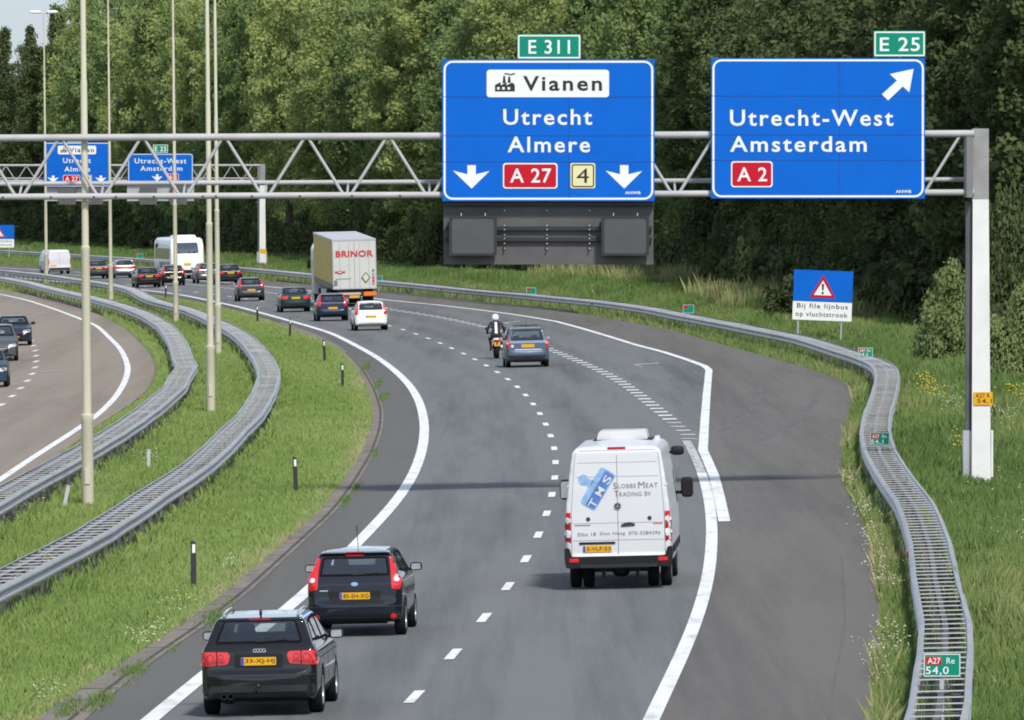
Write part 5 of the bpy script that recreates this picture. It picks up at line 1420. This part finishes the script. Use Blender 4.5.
def bike():
    root = empty('motorcycle', (0, 0, 0), 0, 'motorcycle with a red tail light and yellow plate between the lanes', 'motorcycle')
    ty, ri = cached('mt', lambda: (MB().lathe([(.22, -.06), (.28, -.085), (.31, -.06), (.325, 0), (.31, .06), (.28, .085), (.22, .06), (.22, -.06)], 28, 'x').mesh('tyre'), MB().lathe([(.05, -.06), (.05, .06), (.22, .05), (.22, -.05), (.05, -.06)], 20, 'x').mesh('rim')))
    for yy in (.33, 1.75):
        t = inst('wheel', ty, M['tyre'], root, (0, yy, .325)); inst('rim', ri, M['rim'], t); shade(ty, .8)
    inst('body', capsules([([(0, .25, .82), (0, .7, .78), (0, 1.0, .84), (0, 1.35, .86), (0, 1.55, .86)], [.10, .13, .16, .17, .10]), ([(0, .8, .5), (0, 1.25, .5)], [.18, .2])], .02), M['bike_black'], root)
    MB().sup((0, .55, .88), (.15, .38, .06), .7).build('seat', M['plastic'], root, 4)
    MB().sup((0, .14, .80), (.17, .12, .07), .7).build('tail_fairing', M['white_van'], root, 4)
    MB().sup((0, .03, .765), (.095, .04, .045), .6).build('tail_light', M['light_red'], root, 4)
    MB().prism(rrect(-.12, .53, .12, .69, .01), -.01, .0).build('number_plate', M['plate_yellow'], root)
    MB().box((0, .05, .66), (.06, .12, .16)).build('plate_bracket', M['plastic'], root)
    for sg in (1, -1):
        MB().sup((sg * .2, .05, .74), (.05, .04, .035), .8).build('indicator', M['light_orange'], root, 4)
        MB().tube([(sg * .09, 1.75, .33), (sg * .1, 1.45, .95)], .03, 8).build('fork', M['chrome'], root, 1)
        MB().tube([(sg * .1, .33, .33), (sg * .12, .85, .42)], .03, 8).build('swing_arm', M['black_metal'], root, 1)
    MB().tube([(-.38, 1.22, 1.05), (-.2, 1.35, 1.06), (0, 1.38, 1.05), (.2, 1.35, 1.06), (.38, 1.22, 1.05)], .018, 8).build('handlebar', M['black_metal'], root, 1)
    MB().sup((0, 1.58, .95), (.22, .22, .26), .8).build('front_fairing', M['bike_black'], root, 4)
    MB().tube([(.2, 1.1, .38), (.2, .5, .42), (.21, .15, .52)], [.035, .05, .06], 10).build('exhaust', M['chrome'], root, 1)
    for sg in (1, -1): MB().tube([(sg * .28, 1.45, 1.05), (sg * .34, 1.45, 1.22)], .01, 6).sup((sg * .38, 1.45, 1.25), (.07, .03, .045), .7).build('mirror', M['plastic'], root, 4)
    place(root, 497.5, 359.3)
    mw = root.matrix_world.copy()
    r = empty('person', (0, 0, 0), 0, 'rider in black leathers and a white helmet leaning forward on the motorcycle', 'person')
    P = []
    P.append(([(0, .55, .98), (0, .66, 1.14), (0, .82, 1.33), (0, .93, 1.45)], [.185, .17, .195, .15]))
    P.append(([(-.17, .95, 1.46), (.17, .95, 1.46)], [.095, .095])); P.append(([(0, .93, 1.45), (0, 1.02, 1.58)], [.075, .065]))
    P.append(([(0, 1.03, 1.60), (0, 1.04, 1.66)], [.10, .10]))
    for sg in (1, -1):
        P.append(([(sg * .20, .95, 1.45), (sg * .36, 1.0, 1.20), (sg * .35, 1.20, 1.08)], [.08, .062, .042]))
        P.append(([(sg * .11, .58, .96), (sg * .25, 1.0, .82), (sg * .24, .66, .48), (sg * .24, .62, .42)], [.125, .09, .062, .05]))
        P.append(([(sg * .24, .62, .40), (sg * .245, .80, .36)], [.05, .042]))
        for q in range(4):
            P.append(([(sg * (.33 + .02 * q), 1.19, 1.075), (sg * (.325 + .022 * q), 1.255, 1.075), (sg * (.325 + .022 * q), 1.255, 1.03)], [.017, .016, .014]))
        P.append(([(sg * .32, 1.19, 1.07), (sg * .30, 1.215, 1.03)], [.016, .014]))
    inst('body', capsules(P, .014, 3), mat('black_leather', (.018, .018, .022), .5), r)
    hm = MB().sup((0, 1.05, 1.70), (.145, .165, .155), .9, 24, 16).build('helmet', mat('helmet_white', (.8, .8, .78), .25, coat=.5), r, 4)
    MB().sup((0, 1.16, 1.70), (.115, .075, .06), .8).build('visor', M['glass_dark'], hm, 4)
    b = MB().prism([(-.05, 1.14), (.05, 1.14), (.035, 1.50), (-.03, 1.50)], .45, .60)
    # pale stripe down the back of the jacket, laid on the body
    bv = bvh_of(r.children[0].data)
    dr('back_stripe', bv, round_poly([(-.06, 1.06), (.045, 1.06), (.04, 1.52), (-.05, 1.52)], .02), 'R', 'sign_white', r, .006, .04, .01)
    for sg in (1, -1): dr('shoulder_patch', bv, round_poly([(sg * .17, 1.30), (sg * .24, 1.22), (sg * .26, 1.38), (sg * .2, 1.44)][::sg], .02), 'R', 'ink_grey', r, .006, .04, .01)
    r.matrix_world = mw
bike()

# ------------------------------------------------------------------ trees
def soft_normal(nt, d, up):
    """leaves and blades shade partly like the soft mass they belong to"""
    g = nd(nt, 'ShaderNodeNewGeometry'); a = nd(nt, 'ShaderNodeVectorMath', operation='ADD'); a.inputs[1].default_value = (0, 0, up)
    n = nd(nt, 'ShaderNodeVectorMath', operation='NORMALIZE')
    nt.links.new(g.outputs['Normal'], a.inputs[0]); nt.links.new(a.outputs[0], n.inputs[0]); nt.links.new(n.outputs[0], d.inputs['Normal'])

def foliage_mat(name, dark, light, trans=.28):
    m = bpy.data.materials.new(name); m.use_nodes = True; nt = m.node_tree; nt.nodes.clear()
    out = nt.nodes.new('ShaderNodeOutputMaterial')
    at_ = nd(nt, 'ShaderNodeAttribute', attribute_name='tint'); oi = nd(nt, 'ShaderNodeObjectInfo')
    ad = nd(nt, 'ShaderNodeMath', operation='MULTIPLY_ADD'); ad.inputs[1].default_value = .5
    nt.links.new(oi.outputs['Random'], ad.inputs[0]); nt.links.new(at_.outputs['Fac'], ad.inputs[2])
    r = ramp(nt, ad.outputs[0], [(.05, dark), (1.15 if False else 1.0, light)])
    d = nd(nt, 'ShaderNodeBsdfDiffuse'); t = nd(nt, 'ShaderNodeBsdfTranslucent'); mx = nd(nt, 'ShaderNodeMixShader'); mx.inputs[0].default_value = trans
    soft_normal(nt, d, .55)
    nt.links.new(r.outputs[0], d.inputs[0]); nt.links.new(r.outputs[0], t.inputs[0]); nt.links.new(d.outputs[0], mx.inputs[1]); nt.links.new(t.outputs[0], mx.inputs[2])
    nt.links.new(mx.outputs[0], out.inputs[0]); return m
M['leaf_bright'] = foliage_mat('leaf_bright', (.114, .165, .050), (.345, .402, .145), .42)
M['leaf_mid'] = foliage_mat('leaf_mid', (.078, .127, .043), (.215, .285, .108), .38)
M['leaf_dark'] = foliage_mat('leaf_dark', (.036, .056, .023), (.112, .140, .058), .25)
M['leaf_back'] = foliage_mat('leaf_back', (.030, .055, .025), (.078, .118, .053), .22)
M['leaf_shrub'] = foliage_mat('leaf_shrub', (.110, .158, .055), (.265, .330, .135), .4)
M['bark'] = mat('bark', (.055, .045, .035), .9, noise=.3, nscale=4)

def leaf_cloud(cent, rad, per, size, outward=.6, flat=.0):
    """many leaf-sized faces in clumps; returns verts, quads, tint"""
    n = len(cent) * per
    c = np.repeat(cent, per, 0); r = np.repeat(rad, per)
    d = RNG.normal(size=(n, 3)); d /= np.linalg.norm(d, axis=1)[:, None]
    rr = RNG.random(n) ** .45
    p = c + d * (r * rr)[:, None] * np.array([1, 1, .8])
    nr = d * outward + RNG.normal(size=(n, 3)) * .5 + np.array([0, 0, .35]); nr /= np.linalg.norm(nr, axis=1)[:, None]
    a = np.cross(nr, RNG.normal(size=(n, 3))); a /= np.linalg.norm(a, axis=1)[:, None]; b = np.cross(nr, a)
    s = (size * (.6 + .8 * RNG.random(n)))[:, None]
    v = np.stack([p - a * s, p - b * s * .55, p + a * s, p + b * s * .55], 1).reshape(-1, 3)
    ct = np.repeat(RNG.random(len(cent)), per)
    tint = np.clip(.45 * ct + .35 * RNG.random(n), 0, 1)
    return v, np.repeat(tint, 4)

def leaf_mesh(name, v, tint):
    n = len(v) // 4; me = bpy.data.meshes.new(name)
    me.vertices.add(len(v)); me.vertices.foreach_set('co', v.astype(np.float32).ravel())
    me.loops.add(n * 4); me.loops.foreach_set('vertex_index', np.arange(n * 4, dtype=np.int32))
    me.polygons.add(n); me.polygons.foreach_set('loop_start', np.arange(0, n * 4, 4, dtype=np.int32))
    me.update(calc_edges=True)
    a = me.attributes.new('tint', 'FLOAT', 'POINT'); a.data.foreach_set('value', tint.astype(np.float32)); return me

def crown_centres(n, kind):
    out = []
    while len(out) < n:
        d = RNG.normal(size=3); d /= np.linalg.norm(d)
        r = RNG.random() ** .38
        if kind == 'broad':
            lump = .78 + .22 * math.sin(3 * math.atan2(d[1], d[0]) + 5 * d[2] + kind_seed[0]) + .12 * math.sin(7 * d[2] + kind_seed[1])
            p = np.array([d[0] * 4.3, d[1] * 4.3, d[2] * 9.6]) * r * lump; p[2] += 11.8
            if p[2] < 1.6: continue
        elif kind == 'tall':
            zt = RNG.random(); w = 3.3 * (math.sin(math.pi * min(1, zt * .85 + .12)) ** .7) * (.75 + .35 * math.sin(zt * 19 + kind_seed[0]) ** 2)
            th = RNG.random() * 6.283; rr = RNG.random() ** .45
            p = np.array([math.cos(th) * w * rr, math.sin(th) * w * rr, 1.6 + zt * 20.6])
        else:
            zt = RNG.random() ** 1.3; w = (3.2 * (1 - zt) + .15) * (.7 + .4 * RNG.random())
            th = RNG.random() * 6.283; rr = RNG.random() ** .4
            p = np.array([math.cos(th) * w * rr, math.sin(th) * w * rr, 1.5 + zt * 20.5])
        out.append(p)
    return np.array(out)

def tree_kind(kind, seed, ncl, per, size, rad):
    global kind_seed
    kind_seed = (seed * 1.7, seed * 2.3)
    c = crown_centres(ncl, kind)
    v, t = leaf_cloud(c, rad * (.6 + .7 * RNG.random(len(c))), per, size)
    crown = leaf_mesh('crown', v, t)
    b = MB(); hz = 17 if kind != 'pointed' else 20
    wob = [(0, 0, -.4)] + [(math.sin(seed + i) * .25, math.cos(seed * 2 + i) * .25, i * hz / 5) for i in range(1, 6)]
    b.tube(wob, [.30, .24, .20, .15, .10, .04], 8)
    for q in range(14):
        e = c[RNG.integers(len(c))]; zs = max(2.0, e[2] - 2.5 - 2 * RNG.random())
        k = min(4.9, zs / hz * 5); i = int(k); s0 = Vector(wob[i]).lerp(Vector(wob[i + 1]), k - i) if i < 5 else Vector(wob[5])
        b.tube([s0, s0.lerp(Vector(e), .5) + Vector((0, 0, .3)), Vector(e)], [.08, .05, .02], 5)
    tr = b.mesh('trunk', False); tr.materials.append(M['bark'])
    return crown, tr
KINDS = {'broad': [tree_kind('broad', s, 330, 62, .17, .85) for s in (1, 2, 3, 4)], 'tall': [tree_kind('tall', s, 300, 62, .16, .75) for s in (5, 6, 7)], 'pointed': [tree_kind('pointed', s, 260, 60, .14, .6) for s in (8, 9)]}

def tree(kind, leafm, x, y, sc, wd, label, group):
    cr, tr = random.choice(KINDS[kind])
    key = ('crown', cr.name, leafm)
    def mk():
        m_ = cr.copy(); m_.materials.clear(); m_.materials.append(M[leafm]); return m_
    me = cached(key, mk)
    r = empty('pine_tree' if kind == 'pointed' else 'tree', (x, y, gz(max(-130, min(60, x)))), random.uniform(0, 6.28), label, 'tree', group)
    r.scale = (wd, wd, sc)
    for nm, m_ in (('trunk', tr), ('crown', me)):
        o = link(bpy.data.objects.new(nm, m_)); o.parent = r

def zone(px):
    if px < 30: return 'tall dark pointed tree at the far left end of the wood, under the open sky', 'dark trees at the left end of the wood'
    if px < 85: return 'dark pointed tree behind the farthest lamp post, right of the open sky', 'dark trees behind the farthest lamp post'
    if px < 205: return 'leafy sunlit tree rising behind the far gantry and its blue signs', 'trees behind the far gantry'
    if px < 300: return 'bright yellow green tree just right of the two close lamp posts', 'trees right of the lamp posts'
    if px < 445: return 'bright yellow green tree behind the lorry, left of the big Utrecht Almere sign', 'trees behind the lorry'
    if px < 655: return 'tall green tree behind the big Utrecht Almere sign', 'trees behind the left overhead sign'
    if px < 715: return 'green tree showing in the gap between the two big blue signs', 'trees between the overhead signs'
    if px < 860: return 'dark green tree behind the big Utrecht-West sign', 'trees behind the right overhead sign'
    if px < 965: return 'dark green tree behind the top of the white gantry column', 'trees behind the gantry column'
    return 'dark green tree right of the white gantry column at the right edge', 'trees right of the gantry column'

ntree = 0
Y = 300.0
while Y < 1120:
    h = heading(fT, Y); nx_, ny_ = math.cos(h), -math.sin(h)
    for row, off in ((0, 2.2), (1, 6.5)):
        x = float(fT(Y)) + (off + random.uniform(-1.0, 1.2)) * nx_; yy = Y + (off) * ny_ + random.uniform(-1.5, 1.5) + row * 3
        px = proj((x, yy, 10))[0]
        if px < -70 or px > 1090: continue
        if row == 1 and random.random() < .35: continue
        lab, grp = zone(px)
        f = 1.0 if row == 0 else 1.10
        sc = f * random.uniform(.86, 1.08); wd = random.uniform(.85, 1.2)
        if px < 72:
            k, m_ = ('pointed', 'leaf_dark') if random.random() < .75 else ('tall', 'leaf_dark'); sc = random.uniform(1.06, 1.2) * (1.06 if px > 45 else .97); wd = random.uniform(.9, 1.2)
        elif px < 660: k = random.choice(['broad', 'tall', 'broad']); m_ = random.choice(['leaf_bright', 'leaf_mid']); sc = max(sc, 1.0) * (1.24 if px < 330 else 1.08)
        elif px < 720: k = random.choice(['broad', 'tall']); m_ = 'leaf_mid'; sc = max(sc, 1.0)
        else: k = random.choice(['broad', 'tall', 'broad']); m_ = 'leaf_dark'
        tree(k, m_, x, yy, sc, wd, lab, grp); ntree += 1
    Y += 7.0 if Y < 640 else 8.5
print('trees', ntree)

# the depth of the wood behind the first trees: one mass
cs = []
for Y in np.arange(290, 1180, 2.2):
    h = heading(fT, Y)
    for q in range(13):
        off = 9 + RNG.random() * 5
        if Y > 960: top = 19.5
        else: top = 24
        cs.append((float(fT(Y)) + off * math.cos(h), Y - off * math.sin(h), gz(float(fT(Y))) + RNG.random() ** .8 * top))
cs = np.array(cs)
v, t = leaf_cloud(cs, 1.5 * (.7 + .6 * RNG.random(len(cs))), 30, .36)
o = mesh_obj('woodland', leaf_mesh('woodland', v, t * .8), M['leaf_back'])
tag(o, None, None, None, 'stuff')

# undergrowth shrubs along the wood's foot
def shrub_mesh(seed, ncl=70, per=60, size=.11):
    c = []
    while len(c) < ncl:
        d = RNG.normal(size=3); d /= np.linalg.norm(d); d[2] = abs(d[2]); c.append(d * RNG.random() ** .4 * np.array([1.5, 1.5, 2.3]) * (.75 + .25 * math.sin(4 * d[0] + seed)))
    c = np.array(c); v, t = leaf_cloud(c, .42 * (.6 + .8 * RNG.random(ncl)), per, size); return leaf_mesh('foliage', v, t)
SHR = [shrub_mesh(i) for i in range(4)]
stem_me = MB()
for q in range(6): stem_me.tube([(0, 0, -.2), (math.cos(q) * .4, math.sin(q) * .4, .9), (math.cos(q) * .8, math.sin(q) * .8, 1.7)], [.05, .035, .015], 5)
stem_me = stem_me.mesh('stems', False); stem_me.materials.append(M['bark'])
def shrub(x, y, sx, sz, m_, label, group=None, big=None):
    me = big or random.choice(SHR); key = ('sh', me.name, m_)
    def mk():
        q = me.copy(); q.materials.clear(); q.materials.append(M[m_]); return q
    r = empty('shrub', (x, y, gz(x)), random.uniform(0, 6.28), label, 'shrub', group); r.scale = (sx, sx, sz)
    for nm, q in (('foliage', cached(key, mk)), ('stems', stem_me)):
        o = link(bpy.data.objects.new(nm, q)); o.parent = r
big = shrub_mesh(9, 150, 130, .06)
X, Y = G(935, 366); shrub(X + .3, Y, 1.05, 1.75, 'leaf_shrub', 'rounded pale green bush just left of the white gantry column', None, big)
X, Y = G(1000, 385); shrub(X + .4, Y, .95, 1.7, 'leaf_shrub', 'rounded grey green bush at the right edge, right of the gantry column', None, shrub_mesh(12, 210, 120, .06))
X, Y = G(1012, 372); shrub(X + .4, Y + 14, 1.15, 3.0, 'leaf_dark', 'tall dark willow bush at the right edge, above the rounded bush', None, shrub_mesh(13, 240, 130, .06))
X, Y = G(772, 322); shrub(X + 1.0, Y + 6, 1.2, 1.3, 'leaf_dark', 'dark bush beside the roadside warning sign, at the foot of the wood', None)
Y = 320.0
while Y < 1100:
    h = heading(fT, Y)
    x = float(fT(Y)) + random.uniform(-.8, 1.0)
    px = proj((x, Y, 1))[0]
    if -40 < px < 1060:
        side_ = 'left of the lorry' if px < 310 else ('between the lorry and the warning sign' if px < 790 else 'right of the warning sign')
        shrub(x, Y, random.uniform(.9, 1.8), random.uniform(.8, 2.3), 'leaf_dark', 'low dark bush at the foot of the wood, ' + side_, 'dark bushes at the foot of the wood ' + side_)
    Y += random.uniform(2.8, 5)

# ------------------------------------------------------------------ grass
def grass_mat(name, stops):
    m = bpy.data.materials.new(name); m.use_nodes = True; nt = m.node_tree; nt.nodes.clear()
    out = nt.nodes.new('ShaderNodeOutputMaterial'); a = nd(nt, 'ShaderNodeAttribute', attribute_name='tint')
    r = ramp(nt, a.outputs['Fac'], stops)
    d = nd(nt, 'ShaderNodeBsdfDiffuse'); t = nd(nt, 'ShaderNodeBsdfTranslucent'); mx = nd(nt, 'ShaderNodeMixShader'); mx.inputs[0].default_value = .3; soft_normal(nt, d, 2.2)
    nt.links.new(r.outputs[0], d.inputs[0]); nt.links.new(r.outputs[0], t.inputs[0]); nt.links.new(d.outputs[0], mx.inputs[1]); nt.links.new(t.outputs[0], mx.inputs[2]); nt.links.new(mx.outputs[0], out.inputs[0]); return m
M['grass_median'] = grass_mat('grass_median', [(0, (.170, .262, .070)), (.45, (.240, .338, .098)), (.75, (.275, .365, .125)), (1, (.42, .38, .21))])
M['grass_verge'] = grass_mat('grass_verge', [(0, (.095, .160, .048)), (.4, (.160, .245, .074)), (.72, (.235, .285, .105)), (1, (.42, .37, .20))])

def vnoise(x, y, s, seed):
    xi = x / s; yi = y / s
    return .5 + .25 * (np.sin(xi * 1.7 + seed) * np.sin(yi * 1.3 + 2 * seed) + np.sin(xi * .61 + yi * .83 + seed * 3)) + .12 * np.sin(xi * 3.1 - yi * 2.7 + seed)

def sample_area(f0, f1, Y0, Y1, dens, ref=130., fall=1.5):
    ys = np.arange(Y0, Y1, 1.0); xa, xb = [], []; out = []
    for y in ys:
        a, b = float(f0(y)), float(f1(y)); lim = 512 / F * y + (1.5 if y > 420 else 4.5)
        a = max(a, -lim); b = min(b, lim)
        if b <= a: continue
        n = int((b - a) * dens * (ref / max(y, ref)) ** fall + RNG.random())
        if n: out.append(np.stack([a + (b - a) * RNG.random(n), y + RNG.random(n), np.full(n, a), np.full(n, b)], 1))
    return np.concatenate(out) if out else np.zeros((0, 4))

def blades(name, P, hmin, hmax, mt, tintf, wref=.008, lean=.25, hf=None):
    yg = np.arange(90, 1200, 2.)
    for f in (fB1, fB2, fR):
        c = np.interp(P[:, 1], yg, [float(f(q)) for q in yg]); P = P[(np.abs(P[:, 0] - c) > .47) | (RNG.random(len(P)) < .05)]
    n = len(P); x, y = P[:, 0], P[:, 1]
    h = hmin + (hmax - hmin) * RNG.random(n) ** 1.5
    h = h * (.65 + .7 * vnoise(x, y, 1.6, 2.1))
    if hf is not None: h = h * hf(x, y)
    w = wref * np.maximum(1, y / 130) ** .9 * (.7 + .6 * RNG.random(n))
    th = RNG.random(n) * math.pi; dx, dy = np.cos(th) * w, np.sin(th) * w
    lx, ly = RNG.normal(size=n) * lean * h, RNG.normal(size=n) * lean * h
    z0 = K * x
    v = np.empty((n, 4, 3))
    v[:, 0] = np.stack([x - dx, y - dy, z0 - .02], 1); v[:, 1] = np.stack([x + dx, y + dy, z0 - .02], 1)
    v[:, 2] = np.stack([x + dx * .6 + lx * .45, y + dy * .6 + ly * .45, z0 + h * .62], 1); v[:, 3] = np.stack([x + lx, y + ly, z0 + h], 1)
    t = np.clip(tintf(x, y) + RNG.normal(size=n) * .09, 0, 1)
    t = np.where(RNG.random(n) < .025, .97, t)
    o = mesh_obj(name, leaf_mesh(name, v.reshape(-1, 3), np.repeat(t, 4)), M[mt]); o['kind'] = 'stuff'; return o

off = lambda f, d: (lambda y: float(f(y)) + d)
tm = lambda x, y: .30 + .42 * (vnoise(x, y * .12, 1.3, .7) - .3) + .25 * (vnoise(x, y * .3, .35, 1.9) - .5)
P = np.concatenate([sample_area(fB2, off(fGutL, .05), 110, 620, 520), sample_area(fB1, fB2, 150, 760, 480), sample_area(off(fOE, .15), fB1, 180, 700, 420)])
def tmed(x, y):
    e = np.array([float(v) for v in np.interp(y, np.arange(100, 900, 2.), [float(fGutL(q)) for q in np.arange(100, 900, 2.)])])
    oe = np.interp(y, np.arange(100, 900, 2.), [float(fOE(q)) for q in np.arange(100, 900, 2.)])
    t = tm(x, y); t = t + .42 * np.exp(-np.abs(e - x) / .38) + .30 * np.exp(-np.abs(x - oe) / .6); return t
def hmed(x, y):
    e = np.interp(y, np.arange(100, 900, 2.), [float(fGutL(q)) for q in np.arange(100, 900, 2.)])
    near = 0
    for f in (fB1, fB2):
        c = np.interp(y, np.arange(100, 900, 2.), [float(f(q)) for q in np.arange(100, 900, 2.)]); near = near + 1.1 * np.exp(-((np.abs(x - c) - .45) / .35) ** 2)
    return np.where(e - x < .5, .75, 1.0) + near
blades('median_grass', P, .07, .19, 'grass_median', tmed, hf=hmed)
P = sample_area(off(fAE, .08), off(fR, .3), 100, 900, 600)
def tver(x, y):
    e = np.interp(y, np.arange(90, 1100, 2.), [float(fAE(q)) for q in np.arange(90, 1100, 2.)]); return tm(x, y) + .28 * np.exp(-np.abs(x - e) / .3)
blades('verge_grass', P, .10, .36, 'grass_verge', tver, .0065, .2)
P = sample_area(off(fR, .3), off(fT, 1.5), 105, 1050, 620, fall=1.45)
tb = lambda x, y: .22 + .62 * (vnoise(x, y * .1, 1.9, 3.3) - .32) + .2 * (vnoise(x, y * .4, .5, .4) - .5)
def hrough(x, y):
    big_ = np.clip(.55 + 1.1 * (vnoise(x, y * .15, 1.4, 5.1) - .3), .5, 1.25)
    foot = 1 - .58 * np.exp(-((x - 12) / 1.6) ** 2) * ((y > 188) & (y < 232))
    return big_ * foot
blades('rough_grass', P, .20, .62, 'grass_verge', tb, .0065, .2, hrough)
# pale dry reeds at the wood's edge
P = sample_area(off(fT, -6), off(fT, -.5), 440, 640, 40, 400)
P = P[vnoise(P[:, 0], P[:, 1] * .2, 3, 1.2) > .62]
blades('dry_reeds', P, .7, 1.35, 'grass_verge', lambda x, y: np.full(len(x), .80), .010, .16)

P = sample_area(off(fAE, .02), off(fAE, .38), 100, 330, 70)
P = P[vnoise(P[:, 0] * .2, P[:, 1] * .35, 2.0, 4.4) > .47]
blades('dead_stalks', P, .15, .50, 'grass_verge', lambda x, y: np.full(len(x), .86), .006, .25)
P = sample_area(off(fGutL, -.45), off(fGutL, -.02), 100, 360, 55)
P = P[vnoise(P[:, 0] * .2, P[:, 1] * .3, 2.0, 1.4) > .5]
blades('dead_stalks', P, .06, .22, 'grass_median', lambda x, y: np.full(len(x), .93), .006, .35)
# wild flowers and weeds
def dots(name, pts, size, m_, stem=.4):
    """little flower heads, each a tiny dome of a few faces on a stalk"""
    b_v = []; b_f = []
    for (x, y, h) in pts:
        s = size * random.uniform(.6, 1.3) * max(1, y / 190) ** .5; z_ = gz(x) + h; i = len(b_v)
        for k in range(5):
            a = 6.283 * k / 5 + x * 7; b_v.append((x + math.cos(a) * s, y + math.sin(a) * s, z_ + random.uniform(-.2, .2) * s))
        b_v.append((x, y, z_ + s * .9)); b_v.append((x, y - s * .2, z_ - s * .8))
        for k in range(5): b_f += [(i + k, i + (k + 1) % 5, i + 5), (i + (k + 1) % 5, i + k, i + 6)]
    me = bpy.data.meshes.new(name); me.from_pydata(b_v, [], b_f); o = mesh_obj(name, me, m_); o['kind'] = 'stuff'
    return o
WHITE = mat('flower_white', (.60, .58, .44), .8); YELLOW = mat('flower_yellow', (.55, .42, .02), .8); WEED = mat('weed_green', (.07, .12, .025), .8)
pts = []
def cluster(px, py, n, sx, sy, h0, h1):
    X, Y = G(px, py)
    for _ in range(n): pts.append((X + random.gauss(0, sx), Y + random.gauss(0, sy), random.uniform(h0, h1)))
for px, py in ((845, 478), (848, 485), (862, 512), (866, 520), (868, 526), (870, 545), (874, 556), (874, 572), (878, 588), (884, 592), (892, 648), (900, 652), (874, 660), (878, 668), (873, 680)):
    cluster(px + 2, py + 6, 30, .13, 2.2, .15, .5)
for px, py in ((148, 638), (158, 636), (155, 641), (51, 702), (46, 697), (140, 650), (178, 614), (195, 610), (230, 570)): cluster(px - 4, py, 16, .16, 1.4, .1, .3)
for px, py in ((24, 517), (30, 512), (14, 518), (145, 462)): cluster(px, py, 22, .25, 2.5, .15, .35)
for px, py in ((952, 408), (962, 412), (958, 405), (968, 418), (1000, 425), (1008, 428), (990, 418), (1018, 545), (990, 495)): cluster(px, py + 8, 26, .30, 3.5, .4, .8)
dots('white_wildflowers', pts, .016, WHITE)
pts = []
for px, py in ((925, 388), (930, 395), (928, 400), (934, 404), (1012, 398), (1016, 402), (965, 452), (963, 456), (44, 590), (46, 584)): cluster(px, py + 6, 20, .18, 2.5, .35, .75)
dots('yellow_wildflowers', pts, .026, YELLOW)
# weeds growing in the gutter
pw = []
for px, py, n, sx, sy in ((215, 618, 900, .20, 3.0), (227, 608, 300, .12, 2), (128, 677, 900, .22, 2.0), (135, 674, 300, .1, 2), (98, 704, 900, .16, 2.0), (68, 712, 900, .15, 1.6), (345, 503, 500, .12, 3), (357, 490, 300, .08, 3), (374, 455, 250, .08, 4), (384, 398, 600, .12, 5), (378, 385, 700, .14, 6), (366, 368, 700, .15, 8), (173, 650, 200, .1, 1.5)):
    X, Y = G(px, py)
    pw.append(np.stack([X + RNG.normal(size=n) * sx * .6, Y + RNG.normal(size=n) * sy * .7], 1))
P = np.concatenate(pw)
blades('gutter_weeds', P, .03, .12, 'grass_verge', lambda x, y: .12 + .3 * RNG.random(len(x)), .006, .35)

# ------------------------------------------------------------------ light, sky, camera
AZ, EL = math.radians(160), math.radians(48)      # sun behind the camera, a little to the right
sd = Vector((math.sin(AZ) * math.cos(EL), math.cos(AZ) * math.cos(EL), math.sin(EL)))
sun = bpy.data.lights.new('sun', 'SUN'); sun.energy = 2.9; sun.angle = math.radians(7); sun.color = (1, .955, .88)
so = link(bpy.data.objects.new('sun', sun)); so.rotation_euler = sd.to_track_quat('Z', 'Y').to_euler(); so.location = (0, 0, 100)
w = bpy.data.worlds.new('World'); scene.world = w; w.use_nodes = True
nt = w.node_tree; bg = nt.nodes['Background']; sk = nt.nodes.new('ShaderNodeTexSky'); sk.sky_type = 'NISHITA'
sk.sun_disc = False; sk.sun_elevation = EL; sk.sun_rotation = AZ; sk.air_density = 1.0; sk.dust_density = .15; sk.ozone_density = 3.0
tcw = nt.nodes.new('ShaderNodeTexCoord'); sxw = nt.nodes.new('ShaderNodeSeparateXYZ'); nt.links.new(tcw.outputs['Generated'], sxw.inputs[0])
hz = nt.nodes.new('ShaderNodeMapRange'); hz.inputs[1].default_value = .0; hz.inputs[2].default_value = .16; hz.interpolation_type = 'SMOOTHSTEP'; nt.links.new(sxw.outputs[2], hz.inputs[0])
mxw = nt.nodes.new('ShaderNodeMix'); mxw.data_type = 'RGBA'; mxw.inputs[6].default_value = (.33, .375, .47, 1); mxw.inputs[7].default_value = (1, 1, 1, 1); nt.links.new(hz.outputs[0], mxw.inputs[0])
mlw = nt.nodes.new('ShaderNodeMix'); mlw.data_type = 'RGBA'; mlw.blend_type = 'MULTIPLY'; mlw.inputs[0].default_value = 1; hs = nt.nodes.new('ShaderNodeHueSaturation'); hs.inputs['Saturation'].default_value = .55; nt.links.new(sk.outputs[0], hs.inputs['Color']); nt.links.new(hs.outputs[0], mlw.inputs[6]); nt.links.new(mxw.outputs[2], mlw.inputs[7])
nt.links.new(mlw.outputs[2], bg.inputs[0]); bg.inputs[1].default_value = .14
cam = bpy.data.cameras.new('camera'); cam.sensor_width = 36; cam.lens = 36 * F / 1024; cam.clip_end = 20000; cam.clip_start = 1
co = link(bpy.data.objects.new('camera', cam)); co.location = (0, 0, H); co.rotation_euler = (math.pi / 2 - PIT, 0, 0)
scene.camera = co
vs_ = scene.view_settings; vs_.view_transform = 'Standard'; vs_.look = 'None'; vs_.gamma = 1; vs_.exposure = 0.55
scene.render.engine = 'CYCLES'
cy = scene.cycles; cy.max_bounces = 6; cy.diffuse_bounces = 3; cy.glossy_bounces = 3; cy.transparent_max_bounces = 12; cy.transmission_bounces = 4
cy.use_denoising = True; cy.filter_width = 1.9
cy.caustics_reflective = False; cy.caustics_refractive = False
